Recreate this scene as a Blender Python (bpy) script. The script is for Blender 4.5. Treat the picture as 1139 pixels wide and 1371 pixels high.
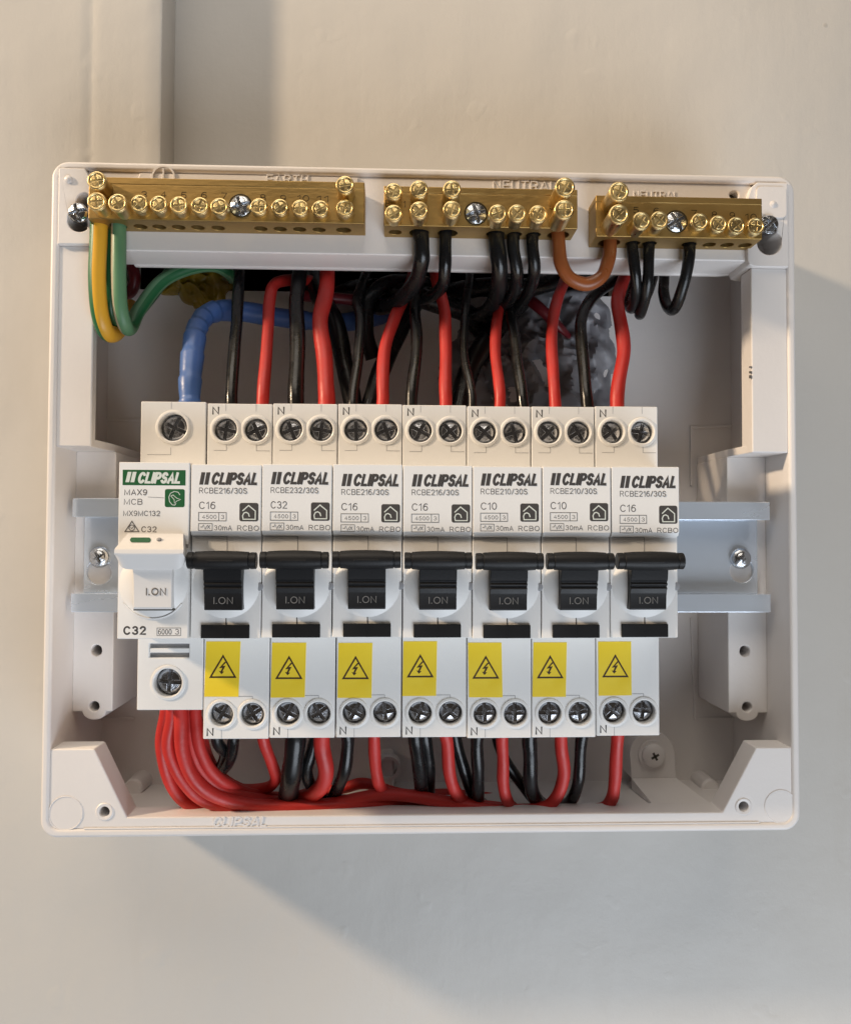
import bpy, bmesh, math, random
from mathutils import Vector, Matrix, noise
from mathutils.geometry import tessellate_polygon
for o in list(bpy.data.objects): bpy.data.objects.remove(o)
scene = bpy.context.scene
COL = scene.collection
S = 0.001                                   # everything below is written in millimetres
random.seed(7)
# ------------------------------------------------------------------ camera
CAM = Vector((-1.756, -204.861, 4.259)); YAW, PITCH, ROLL = 0.0372, 0.0291, -0.0039
F, CX, CY = 1070.0, 569.5, 685.5
fw = Vector((math.sin(YAW)*math.cos(PITCH), math.cos(YAW)*math.cos(PITCH), math.sin(PITCH)))
r0 = Vector((math.cos(YAW), -math.sin(YAW), 0)); u0 = r0.cross(fw)
rt = r0*math.cos(ROLL) - u0*math.sin(ROLL); up = r0*math.sin(ROLL) + u0*math.cos(ROLL)
cam = bpy.data.cameras.new('camera'); camo = bpy.data.objects.new('camera', cam); COL.objects.link(camo)
M = Matrix((rt, up, -fw)).transposed().to_4x4(); M.translation = CAM*S
camo.matrix_world = M
cam.sensor_fit = 'HORIZONTAL'; cam.sensor_width = 36; cam.lens = F/1139*36
cam.clip_start = 0.01; cam.clip_end = 50
scene.camera = camo
def P(px, py, Y):                           # point of the place, at depth Y, seen at that spot of the photograph
    d = fw + rt*((px-CX)/F) - up*((py-CY)/F)
    return CAM + d*((Y-CAM.y)/d.y)
# ------------------------------------------------------------------ light
w = bpy.data.worlds.new('World'); scene.world = w; w.use_nodes = True
w.node_tree.nodes['Background'].inputs[0].default_value = (1.0, 0.82, 0.66, 1)
w.node_tree.nodes['Background'].inputs[1].default_value = 0.055
def lamp(name, kind, loc, power, col, size, target=None):
    l = bpy.data.lights.new(name, kind); l.energy = power; l.color = col
    if kind == 'AREA': l.shape = 'RECTANGLE'; l.size, l.size_y = size
    else: l.shadow_soft_size = size
    o = bpy.data.objects.new(name, l); COL.objects.link(o); o.location = Vector(loc)*S
    if target: o.rotation_euler = (Vector(target)-Vector(loc)).to_track_quat('-Z', 'Y').to_euler()
    return o
lamp('room_lamp', 'POINT', (-1250, -385, 665), 80, (1.0, 0.77, 0.53), 0.055)
lamp('window_light', 'AREA', (360, -640, -760), 8.6, (0.82, 0.90, 1.0), (0.8, 0.6), (20, 40, -70))
lamp('overhead_fill', 'AREA', (-250, -620, 1250), 10.5, (1.0, 0.89, 0.76), (1.2, 0.9), (0, 40, 0))  # added soft fill from above, standing in for ambient room light
scene.view_settings.view_transform = 'Standard'; scene.view_settings.look = 'None'
scene.view_settings.exposure = 0.12; scene.view_settings.gamma = 1.0
scene.view_settings.use_curve_mapping = False
# ------------------------------------------------------------------ materials
def srgb(r, g, b):
    f = lambda c: ((c/255+0.055)/1.055)**2.4 if c > 10 else c/255/12.92
    return (f(r), f(g), f(b))
def mat(name, col, rough=0.5, metal=0.0, var=0.06, vscale=60, bump=0.0, bscale=400, rvar=0.1, coat=0.0, spec=0.5, stretch=None, sss=0):
    m = bpy.data.materials.new(name); m.use_nodes = True; nt = m.node_tree; N = nt.nodes; L = nt.links
    b = N['Principled BSDF']; b.inputs['Metallic'].default_value = metal
    b.inputs['Coat Weight'].default_value = coat; b.inputs['Specular IOR Level'].default_value = spec
    tc = N.new('ShaderNodeTexCoord'); mp = N.new('ShaderNodeMapping'); L.new(tc.outputs['Object'], mp.inputs[0])
    if stretch: mp.inputs['Scale'].default_value = stretch
    n1 = N.new('ShaderNodeTexNoise'); n1.inputs['Scale'].default_value = vscale; n1.inputs['Detail'].default_value = 6
    L.new(mp.outputs[0], n1.inputs['Vector'])
    mx = N.new('ShaderNodeMix'); mx.data_type = 'RGBA'
    mx.inputs[6].default_value = (*[c*(1-var) for c in col], 1); mx.inputs[7].default_value = (*[min(1, c*(1+var)) for c in col], 1)
    L.new(n1.outputs[0], mx.inputs[0]); L.new(mx.outputs[2], b.inputs['Base Color'])
    mr = N.new('ShaderNodeMapRange'); mr.inputs[1].default_value = 0.3; mr.inputs[2].default_value = 0.7
    mr.inputs[3].default_value = max(0.03, rough-rvar); mr.inputs[4].default_value = min(1, rough+rvar)
    L.new(n1.outputs[0], mr.inputs[0]); L.new(mr.outputs[0], b.inputs['Roughness'])
    if bump:
        n2 = N.new('ShaderNodeTexNoise'); n2.inputs['Scale'].default_value = bscale; n2.inputs['Detail'].default_value = 4
        L.new(mp.outputs[0], n2.inputs['Vector'])
        bp = N.new('ShaderNodeBump'); bp.inputs['Strength'].default_value = bump; bp.inputs['Distance'].default_value = 0.001
        L.new(n2.outputs[0], bp.inputs['Height']); L.new(bp.outputs[0], b.inputs['Normal'])
    if sss:
        b.inputs['Subsurface Weight'].default_value = sss; b.inputs['Subsurface Radius'].default_value = (0.002, 0.0015, 0.001)
    return m
MT = {
 'box': mat('enclosure_plastic', (0.78, 0.747, 0.725), 0.42, var=0.06, vscale=28, bump=0.06, bscale=900),
 'brk': mat('breaker_plastic', (0.86, 0.85, 0.83), 0.40, var=0.045, vscale=45, bump=0.05, bscale=1500),
 'dolly': mat('white_toggle_plastic', (0.80, 0.78, 0.76), 0.35, var=0.02),
 'black': mat('black_plastic', (0.010, 0.010, 0.011), 0.42, var=0.3, spec=0.3, bump=0.04, bscale=1500),
 'seam': mat('seam_dark', (0.10, 0.09, 0.08), 0.8),
 'slotgrey': mat('slot_grey', (0.33, 0.33, 0.34), 0.5),
 'brass': mat('brass_bar', (0.40, 0.265, 0.095), 0.48, 0.92, var=0.16, vscale=45, bump=0.10, bscale=700, stretch=(0.5, 1, 1.3)),
 'brass2': mat('brass_screw', (0.82, 0.63, 0.31), 0.36, 1.0, var=0.25, vscale=300, bump=0.10, bscale=900),
 'zinc': mat('zinc_plated_steel', (0.76, 0.83, 0.92), 0.20, 0.5, var=0.07, vscale=90, bump=0.015, bscale=300, stretch=(0.3, 1, 1)),
 'steel': mat('screw_steel', (0.55, 0.57, 0.6), 0.22, 1.0, var=0.3, vscale=350, bump=0.2, bscale=1200),
 'dsteel': mat('dark_screw_steel', (0.48, 0.49, 0.52), 0.22, 1.0, var=0.3, vscale=350, bump=0.07, bscale=1300),
 'green': mat('green_print', srgb(30, 92, 52), 0.45),
 'ink': mat('grey_ink', (0.055, 0.05, 0.048), 0.6),
 'ink2': mat('light_grey_ink', (0.12, 0.11, 0.105), 0.6),
 'inkw': mat('pale_print', (0.72, 0.76, 0.70), 0.5),
 'inkg': mat('toggle_print', (0.17, 0.17, 0.17), 0.6),
 'brassink': mat('stamped_numeral', (0.05, 0.035, 0.012), 0.6, 0.5),
 'yellow': mat('yellow_sticker', (1.0, 0.70, 0.04), 0.36, var=0.08, vscale=150),
 'stickerink': mat('sticker_ink', (0.05, 0.022, 0.008), 0.5),
 'red': mat('red_pvc', (0.54, 0.028, 0.022), 0.48, var=0.22, vscale=140, bump=0.12, bscale=500),
 'shaded_red': mat('shaded_red_pvc', (0.16, 0.010, 0.018), 0.4, var=0.1),  # red PVC with the shade behind the wires put into its colour
 'blk': mat('black_pvc', (0.009, 0.009, 0.0095), 0.28, var=0.25, spec=0.4, vscale=150, bump=0.08, bscale=400),
 'blue': mat('blue_tape', (0.075, 0.165, 0.45), 0.42, var=0.15, vscale=120, bump=0.3, bscale=160),
 'orange': mat('brown_pvc', (0.27, 0.078, 0.022), 0.34, var=0.08, bump=0.05),
 'grn': mat('green_pvc', (0.02, 0.14, 0.05), 0.38, var=0.1),
 'pgrn': mat('pale_green_pvc', (0.11, 0.25, 0.13), 0.42, var=0.1),
 'yel': mat('yellow_pvc', (0.80, 0.42, 0.035), 0.38, var=0.06),
 'pale': mat('pale_pvc', (0.42, 0.40, 0.30), 0.4, var=0.06),
 'putty': mat('grey_sealant', (0.24, 0.24, 0.26), 0.42, var=0.14, vscale=60, bump=0.25, bscale=120),
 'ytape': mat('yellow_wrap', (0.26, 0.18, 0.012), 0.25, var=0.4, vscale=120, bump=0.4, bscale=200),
 'cavity': mat('cavity_shade', (0.05, 0.038, 0.028), 0.9, var=0.4),  # darkness inside the wall opening put into a dark brown colour
}
def wall_mat():
    m = bpy.data.materials.new('wall_paint'); m.use_nodes = True; nt = m.node_tree; N = nt.nodes; L = nt.links; b = N['Principled BSDF']
    b.inputs['Roughness'].default_value = 0.42; b.inputs['Specular IOR Level'].default_value = 0.35
    tc = N.new('ShaderNodeTexCoord')
    def nz(s, d=5, r=0.5):
        n = N.new('ShaderNodeTexNoise'); n.inputs['Scale'].default_value = s; n.inputs['Detail'].default_value = d; n.inputs['Roughness'].default_value = r
        L.new(tc.outputs['Object'], n.inputs['Vector']); return n.outputs[0]
    mp = N.new('ShaderNodeMapping'); mp.inputs['Scale'].default_value = (1, 1, 0.22); L.new(tc.outputs['Object'], mp.inputs[0])
    def streak(sc, d=5):
        n = N.new('ShaderNodeTexNoise'); n.inputs['Scale'].default_value = sc; n.inputs['Detail'].default_value = d; L.new(mp.outputs[0], n.inputs['Vector']); return n.outputs[0]
    mx0 = N.new('ShaderNodeMix'); mx0.data_type = 'RGBA'
    mx0.inputs[6].default_value = (0.535, 0.512, 0.472, 1); mx0.inputs[7].default_value = (0.605, 0.586, 0.552, 1)
    L.new(nz(9, 7, 0.6), mx0.inputs[0])
    sm = N.new('ShaderNodeMapRange'); sm.inputs[1].default_value = 0.62; sm.inputs[2].default_value = 0.78; sm.inputs[3].default_value = 0.0; sm.inputs[4].default_value = 0.35
    L.new(streak(30, 6), sm.inputs[0])
    mx = N.new('ShaderNodeMix'); mx.data_type = 'RGBA'; mx.inputs[7].default_value = (0.45, 0.41, 0.355, 1)
    L.new(sm.outputs[0], mx.inputs[0]); L.new(mx0.outputs[2], mx.inputs[6])
    # scattered small dirt specks
    v = N.new('ShaderNodeTexVoronoi'); v.inputs['Scale'].default_value = 26; v.inputs['Randomness'].default_value = 1
    L.new(tc.outputs['Object'], v.inputs['Vector'])
    lt = N.new('ShaderNodeMapRange'); lt.inputs[1].default_value = 0.012; lt.inputs[2].default_value = 0.028; lt.inputs[3].default_value = 0.3; lt.inputs[4].default_value = 0.0
    L.new(v.outputs['Distance'], lt.inputs[0])
    mx2 = N.new('ShaderNodeMix'); mx2.data_type = 'RGBA'; mx2.inputs[7].default_value = (0.30, 0.27, 0.23, 1)
    L.new(lt.outputs[0], mx2.inputs[0]); L.new(mx.outputs[2], mx2.inputs[6]); L.new(mx2.outputs[2], b.inputs['Base Color'])
    def bump(h, st, dist, prev=None):
        q = N.new('ShaderNodeBump'); q.inputs['Strength'].default_value = st; q.inputs['Distance'].default_value = dist
        L.new(h, q.inputs['Height'])
        if prev: L.new(prev, q.inputs['Normal'])
        return q.outputs[0]
    p = bump(nz(16, 3), 0.35, 0.003); p = bump(streak(75, 4), 0.20, 0.0012, p); p = bump(nz(240, 6, 0.65), 0.16, 0.0007, p)
    pk = N.new('ShaderNodeMapRange'); pk.inputs[1].default_value = 0.66; pk.inputs[2].default_value = 0.74; L.new(nz(75, 2), pk.inputs[0]); p = bump(pk.outputs[0], 0.16, 0.0005, p); p = bump(lt.outputs[0], 0.4, 0.0005, p)
    L.new(p, b.inputs['Normal'])
    return m
MT['wall'] = wall_mat()
# ------------------------------------------------------------------ mesh helpers
AX = {'x': lambda a, b, t: (t, a, b), 'y': lambda a, b, t: (a, t, b), 'z': lambda a, b, t: (a, b, t)}
def fill(loops):                                                     # triangles of an outline with holes
    bm = bmesh.new(); es = []
    for l in loops:
        vs = [bm.verts.new((p[0], p[1], 0)) for p in l]
        es += [bm.edges.new((vs[i], vs[(i+1) % len(vs)])) for i in range(len(vs))]
    bm.verts.index_update()
    bmesh.ops.triangle_fill(bm, edges=es, use_beauty=True, use_dissolve=False)
    bm.verts.index_update(); out = [tuple(v.index for v in f.verts) for f in bm.faces]; bm.free(); return out
class MB:
    def __init__(s): s.v = []; s.f = []; s.mi = []
    def add(s, vs, fs, mi=0):
        n = len(s.v); s.v += [tuple(v) for v in vs]; s.f += [tuple(i+n for i in f) for f in fs]; s.mi += [mi]*len(fs); return s
    def box(s, x0, x1, y0, y1, z0, z1):
        vs = [(x, y, z) for z in (z0, z1) for y in (y0, y1) for x in (x0, x1)]
        return s.add(vs, [(0, 2, 3, 1), (4, 5, 7, 6), (0, 1, 5, 4), (2, 6, 7, 3), (0, 4, 6, 2), (1, 3, 7, 5)])
    def prism(s, poly, ax, t0, t1, holes=(), blind=None):
        """solid of a 2-D outline pushed along an axis; holes go through, or stop at depth `blind` when given"""
        loops = [list(poly)] + [list(h) for h in holes]
        flat = [p for l in loops for p in l]; m = AX[ax]
        tris = fill(loops)
        n = len(flat)
        vs = [m(p[0], p[1], t0) for p in flat] + [m(p[0], p[1], t1) for p in flat]
        fs = [tuple(t) for t in tris] + [tuple(i+n for i in t) for t in tris]
        k = 0
        for l in loops:
            c = len(l)
            for i in range(c): a, b = k+i, k+(i+1) % c; fs.append((a, b, b+n, a+n))
            k += c
        return s.add(vs, fs)
    def lathe(s, prof, c, d=(0, -1, 0), n=24, cap=True):
        d = Vector(d).normalized(); a = d.orthogonal().normalized(); b = d.cross(a); c = Vector(c)
        vs = []; fs = []
        for r, h in prof:
            for i in range(n):
                t = 2*math.pi*i/n; vs.append(c + d*h + (a*math.cos(t)+b*math.sin(t))*r)
        for k in range(len(prof)-1):
            for i in range(n):
                j = (i+1) % n; fs.append((k*n+i, k*n+j, (k+1)*n+j, (k+1)*n+i))
        if cap and prof[0][0] > 1e-6: fs.append(tuple(range(n))[::-1])
        if cap and prof[-1][0] > 1e-6: fs.append(tuple((len(prof)-1)*n+i for i in range(n)))
        return s.add(vs, fs)
    def tube(s, pts, r, n=14, sub=6, mi=None, wob=0):
        pts = [Vector(p) for p in pts]; q = [pts[0]*2-pts[1]] + pts + [pts[-1]*2-pts[-2]]
        c = []
        for i in range(1, len(q)-2):
            for k in range(sub):
                t = k/sub; p0, p1, p2, p3 = q[i-1:i+3]
                c.append(0.5*((2*p1)+(p2-p0)*t+(2*p0-5*p1+4*p2-p3)*t*t+(3*p1-p0-3*p2+p3)*t**3))
        c.append(pts[-1])
        if wob:
            c = [p+Vector((noise.noise(p*.06+Vector((wob, 0, 0))), 0.4*noise.noise(p*.06+Vector((0, wob, 0))), 0.3*noise.noise(p*.06+Vector((0, 0, wob)))))*.9*min(1, i/6) for i, p in enumerate(c)]
        T = [(c[min(i+1, len(c)-1)]-c[max(i-1, 0)]).normalized() for i in range(len(c))]
        nr = Vector((0, -1, 0)); nr = (nr-T[0]*nr.dot(T[0]))
        nr = nr.normalized() if nr.length > 0.05 else T[0].orthogonal().normalized()
        vs = []; fs = []; ms = []
        for i, p in enumerate(c):
            nr = (nr-T[i]*nr.dot(T[i])).normalized(); bn = T[i].cross(nr)
            rr = r(i/(len(c)-1)) if callable(r) else r
            for k in range(n):
                a = 2*math.pi*k/n; vs.append(p+(nr*math.cos(a)+bn*math.sin(a))*rr)
        for i in range(len(c)-1):
            for k in range(n):
                j = (k+1) % n; fs.append((i*n+k, i*n+j, (i+1)*n+j, (i+1)*n+k)); ms.append(mi(k, n) if mi else 0)
        fs += [tuple(range(n))[::-1], tuple((len(c)-1)*n+k for k in range(n))]; ms += [0, 0]
        b = len(s.f); s.add(vs, fs); s.mi[b:] = ms; return s
    def stroke(s, pts, wd, y0, y1, closed=False):
        """a flat line of given width in the x-z plane"""
        pts = [Vector((p[0], p[1])) for p in pts]; n = len(pts); L = []; R_ = []
        for i, p in enumerate(pts):
            a = pts[i-1] if (i or closed) else None; b = pts[(i+1) % n] if (i < n-1 or closed) else None
            d1 = (p-a).normalized() if a is not None else (b-p).normalized(); d2 = (b-p).normalized() if b is not None else d1
            t = d1+d2; t = t.normalized() if t.length > 1e-6 else d1
            nn = Vector((-t.y, t.x)); k = wd/2/max(0.7, nn.dot(Vector((-d1.y, d1.x))))
            L.append(p+nn*k); R_.append(p-nn*k)
        vs = []; fs = []
        for l, r in zip(L, R_): vs += [(l.x, y0, l.y), (r.x, y0, r.y), (l.x, y1, l.y), (r.x, y1, r.y)]
        for i in range(n if closed else n-1):
            a = 4*i; b = 4*((i+1) % n); fs += [(a, a+1, b+1, b), (a+2, b+2, b+3, a+3), (a, b, b+2, a+2), (a+1, a+3, b+3, b+1)]
        return s.add(vs, fs)
    def build(s, name, m, parent=None, bevel=0, seg=2, smooth=35, loc=None, clamp=True):
        me = bpy.data.meshes.new(name); o3 = Vector(loc or (0, 0, 0))
        me.from_pydata([tuple((Vector(v)-o3)*S) for v in s.v], [], s.f)
        for k in (m if isinstance(m, (list, tuple)) else [m]): me.materials.append(MT[k])
        for p, i in zip(me.polygons, s.mi): p.material_index = i
        bm = bmesh.new(); bm.from_mesh(me); bmesh.ops.recalc_face_normals(bm, faces=bm.faces); bm.to_mesh(me); bm.free()
        me.polygons.foreach_set('use_smooth', [True]*len(me.polygons))
        me.set_sharp_from_angle(angle=math.radians(smooth)); me.update()
        o = bpy.data.objects.new(name, me); COL.objects.link(o); o.location = o3*S
        if parent: o.parent = parent
        if bevel:
            b = o.modifiers.new('bevel', 'BEVEL'); b.width = bevel*S; b.segments = seg; b.limit_method = 'ANGLE'
            b.angle_limit = math.radians(40); b.harden_normals = True; b.use_clamp_overlap = clamp
        return o
def tag(o, label=None, cat=None, group=None, kind=None):
    for k, v in (('label', label), ('category', cat), ('group', group), ('kind', kind)):
        if v: o[k] = v
    return o
def empty(name, loc=(0, 0, 0)):
    o = bpy.data.objects.new(name, None); COL.objects.link(o); o.location = Vector(loc)*S; o.empty_display_size = 0.005; return o
def circ(cx, cz, r, n=20, a0=0): return [(cx+r*math.cos(a0+2*math.pi*i/n), cz+r*math.sin(a0+2*math.pi*i/n)) for i in range(n)]
def rrect(x0, x1, z0, z1, r, n=6):
    p = []
    for cx, cz, a in ((x1-r, z1-r, 0), (x0+r, z1-r, 90), (x0+r, z0+r, 180), (x1-r, z0+r, 270)):
        for i in range(n+1): t = math.radians(a+90*i/n); p.append((cx+r*math.cos(t), cz+r*math.sin(t)))
    return p
def keyhole(cx, cz, R, sx, sz, r):                                  # big circle with a smaller lobe above it
    d = Vector((sx-cx, sz-cz)); a = math.atan2(d.y, d.x); h = math.asin(min(1, r*0.92/R)); p = []
    for i in range(21): t = a+h+(2*math.pi-2*h)*i/20; p.append((cx+R*math.cos(t), cz+R*math.sin(t)))
    for i in range(9): t = a-math.pi/2+math.pi*i/8; p.append((sx+r*math.cos(t), sz+r*math.sin(t)))
    return p
def arc(cx, cz, rx, rz, a0, a1, n=9): return [(cx+rx*math.cos(math.radians(a0+(a1-a0)*i/n)), cz+rz*math.sin(math.radians(a0+(a1-a0)*i/n))) for i in range(n+1)]
def ring(cx, cz, rx, rz): return arc(cx, cz, rx, rz, 0, 345, 23)+['closed']
GLYPH = {
 'A': (.68, [[(0, 0), (.34, 1), (.68, 0)], [(.11, .3), (.57, .3)]]), 'B': (.64, [[(0, 0), (0, 1)], [(0, 1), (.36, 1)]+arc(.36, .76, .24, .24, 80, -80)+[(.36, .52), (0, .52)], [(.38, .52)]+arc(.38, .26, .26, .26, 80, -80)+[(.38, 0), (0, 0)]]),
 'C': (.70, [arc(.37, .5, .36, .5, 42, 318, 16)]), 'E': (.58, [[(.56, 1), (0, 1), (0, 0), (.58, 0)], [(0, .52), (.5, .52)]]), 'H': (.62, [[(0, 0), (0, 1)], [(.62, 0), (.62, 1)], [(0, .52), (.62, .52)]]),
 'I': (.02, [[(.01, 0), (.01, 1)]]), 'L': (.5, [[(0, 1), (0, 0), (.5, 0)]]), 'M': (.78, [[(0, 0), (0, 1), (.39, .05), (.78, 1), (.78, 0)]]), 'N': (.62, [[(0, 0), (0, 1), (.62, 0), (.62, 1)]]),
 'O': (.78, [ring(.39, .5, .39, .5)]), 'P': (.60, [[(0, 0), (0, 1)], [(0, 1), (.34, 1)]+arc(.34, .73, .26, .27, 80, -80)+[(.34, .46), (0, .46)]]),
 'R': (.64, [[(0, 0), (0, 1)], [(0, 1), (.36, 1)]+arc(.36, .74, .25, .26, 80, -80)+[(.36, .48), (0, .48)], [(.36, .48), (.64, 0)]]),
 'S': (.58, [arc(.29, .75, .27, .25, 25, 255, 12)+arc(.29, .26, .29, .26, 82, -155, 12)]), 'T': (.62, [[(0, 1), (.62, 1)], [(.31, 1), (.31, 0)]]), 'U': (.62, [[(0, 1)]+arc(.31, .3, .31, .3, 180, 360, 12)+[(.62, 1)]]), 'X': (.62, [[(0, 0), (.62, 1)], [(0, 1), (.62, 0)]]),
 'm': (.8, [[(0, 0), (0, .72)], arc(.2, .5, .2, .22, 180, 0)+[(.4, 0)], arc(.6, .5, .2, .22, 180, 0)+[(.8, 0)]]),
 '/': (.34, [[(0, 0), (.34, 1)]]), '.': (.05, [[(.0, .03), (.06, .03)]]),
 '0': (.56, [ring(.28, .5, .28, .5)]), '1': (.26, [[(0, .78), (.24, 1), (.24, 0)]]), '2': (.56, [arc(.28, .72, .27, .28, 165, -25)+[(0, 0), (.56, 0)]]),
 '3': (.56, [arc(.27, .75, .25, .25, 155, -85), arc(.27, .26, .28, .26, 85, -155)]), '4': (.58, [[(.42, 0), (.42, 1), (0, .28), (.58, .28)]]), '5': (.56, [[(.52, 1), (.1, 1), (.04, .5)]+arc(.27, .32, .28, .32, 125, -150, 12)]),
 '6': (.56, [ring(.28, .31, .27, .31), arc(.34, .4, .33, .6, 60, 180)]), '7': (.55, [[(0, 1), (.55, 1), (.18, 0)]]), '8': (.56, [ring(.28, .76, .24, .24), ring(.28, .26, .28, .26)]), '9': (.56, [ring(.28, .69, .27, .31), arc(.22, .6, .33, .6, 0, -120)])}
def text(body, x0, z0, x1, z1, y, m, parent, name='lettering', bold=0.0, shear=0.0, depth=0.02):
    """printed or raised lettering that fills the box x0..x1, z0..z1 on a face at depth y"""
    H = z1-z0; wt = H*(.115+bold*2.6); h = H-wt; W = x1-x0-wt-shear*h
    gap = .27+bold*3.2; tot = sum(GLYPH[c][0] for c in body)+gap*(len(body)-1)
    k = W/max(tot, .3); cur = 0; mb = MB(); n = 0
    if tot < .3: k = h
    for c in body:
        for pl in GLYPH[c][1]:
            cl = pl[-1] == 'closed'; pts = pl[:-1] if cl else pl
            q = [(x0+wt/2+(cur+a)*k+shear*h*b, z0+wt/2+b*h) for a, b in pts]; n += 1
            if not cl:                                              # square ends
                for e, f_ in ((0, 1), (-1, -2)):
                    d = Vector(q[e])-Vector(q[f_])
                    if d.length > 1e-6: d = d.normalized()*wt*.45; q[e] = (q[e][0]+d.x, q[e][1]+d.y)
            mb.stroke(q, wt, y-depth-.004*n, y-.004, cl)
        cur += GLYPH[c][0]+gap
    return mb.build(name, m, parent)
def cross_head(mb, c, r, depth, slot, rot, dome=0.5, n=6, base=None):
    """screw head seen from the front: four quadrants proud of a floor so the cross is a real recess"""
    c = Vector(c)
    mb.lathe([(r, -0.6*depth-0.3), (r, 0)], c)
    for q in range(4):
        a0 = rot+q*math.pi/2; pts = []
        s2 = slot/2; k = math.asin(min(.9, s2/r))
        inner = (s2, s2)
        ring = [(r*0.98*math.cos(t), r*0.98*math.sin(t)) for t in [k+(math.pi/2-2*k)*i/n for i in range(n+1)]]
        poly = [inner]+ring; ca, sa = math.cos(a0), math.sin(a0)
        rotp = [(x*ca-z*sa, x*sa+z*ca) for x, z in poly]
        vs = [(c.x+x, c.y, c.z+z) for x, z in rotp]
        vs += [(c.x+x*0.80+(0.2*rotp[0][0]), c.y-depth*(dome if i else 1), c.z+z*0.80+(0.2*rotp[0][1])) for i, (x, z) in enumerate(rotp)]
        m_ = len(poly); fs = [tuple(range(m_, 2*m_))]+[(i, (i+1) % m_, (i+1) % m_+m_, i+m_) for i in range(m_)]
        mb.add(vs, fs)
    return mb
def smooth01(t): t = max(0, min(1, t)); return t*t*(3-2*t)
# ------------------------------------------------------------------ depths of the place (mm from the breaker faces)
Y_SH, Y_RIM, Y_RAIL, Y_POST, Y_BACK, Y_WALL = 16.7, 32.3, 41.0, 48.0, 74.0, 78.0
XL, XR, ZB, ZT = -104.0, 119.7, -83.7, 114.7
# ------------------------------------------------------------------ wall
XE = P(217, 100, Y_WALL).x; XG = P(121, 100, Y_WALL).x
xs = sorted(set([-900, -600, -400, -300, -250, -200, XE-1.2, XE-0.35, XE-0.05] + [XG+d for d in (-4, -2.5, -1, 0, 1, 2.5, 4)] + [-170+6*i for i in range(58)] + [220, 300, 450, 700, 1000]))
xs = [x for x in xs if not (XE-1.19 < x < XE-0.36) and not (XE-0.05 < x < XE+0.6)] + [XE+0.0001, XE+0.4, XE+1.5]; xs.sort()
zs = [-900, -600, -400, -300, -230]+[-190+6*i for i in range(66)]+[230, 300, 400, 600, 900]
def wall_y(x, z):
    y = Y_WALL + 0.5*noise.noise(Vector((x*0.02, 0, z*0.02))) + 0.22*noise.noise(Vector((x*0.07, 3, z*0.05)))
    if x > XE: y += 16*smooth01((z+75)/150)*(1-smooth01((x-XE-15)/250))
    elif x > XE-0.2: y += 0.9*smooth01((z+75)/150)
    elif x > XE-0.5: y += 0.3*smooth01((z+75)/150)
    y += 0.35*math.exp(-((x-XG)/1.8)**2)*smooth01((z-60)/60)
    return y
mb = MB(); nx = len(xs)
mb.v = [(x, wall_y(x, z), z) for z in zs for x in xs]
for j in range(len(zs)-1):
    for i in range(nx-1):
        xc, zc = (xs[i]+xs[i+1])/2, (zs[j]+zs[j+1])/2
        if -92 < xc < 78 and 46 < zc < 104: continue                # opening behind the enclosure where the cables come out
        mb.f.append((j*nx+i, j*nx+i+1, (j+1)*nx+i+1, (j+1)*nx+i)); mb.mi.append(0)
wall = tag(mb.build('wall', 'wall', smooth=30), kind='structure')
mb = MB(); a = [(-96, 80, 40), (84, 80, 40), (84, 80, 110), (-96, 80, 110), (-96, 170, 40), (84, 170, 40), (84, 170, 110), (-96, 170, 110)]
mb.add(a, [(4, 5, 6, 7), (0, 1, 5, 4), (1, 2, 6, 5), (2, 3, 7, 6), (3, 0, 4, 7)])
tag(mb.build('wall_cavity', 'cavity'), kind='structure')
# ------------------------------------------------------------------ enclosure
box = tag(empty('enclosure', (0, Y_WALL, 0)), 'open off-white plastic switchboard enclosure mounted on the painted wall', 'enclosure')
box.location = (0, 0, 0)
TH = 2.5
mb = MB().prism(rrect(XL, XR, ZB, ZT, 5, 8), 'y', Y_RIM, Y_WALL, [rrect(XL+TH, XR-TH, ZB+TH, ZT-TH, 3.2, 8)])
mb.build('side_wall', 'box', box, bevel=1.0, seg=3, clamp=False)
xi0, xi1, zi0, zi1 = XL+TH, XR-TH, ZB+TH, ZT-TH
c1, c2 = P(165, 392, Y_BACK), P(850, 392, Y_BACK)
mb = MB().prism([(xi0, zi0), (xi1, zi0), (xi1, zi1), (xi0, zi1)], 'y', Y_BACK, Y_BACK+2.5, [rrect(c1.x, c2.x, (c1.z+c2.z)/2, 103, 6)])
back = mb.build('back_panel', 'box', box)
for pts in ([(925, 650), (925, 572), (988, 570)], [(925, 828), (930, 962), (1000, 962)], [(130, 562), (200, 562)], [(180, 962), (120, 962)]):
    mb = MB(); mb.stroke([(P(x, y, Y_BACK).x, P(x, y, Y_BACK).z) for x, y in pts], 1.0, Y_BACK-0.7, Y_BACK+0.1); mb.build('raised_line', 'box', back, bevel=0.2)
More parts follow.
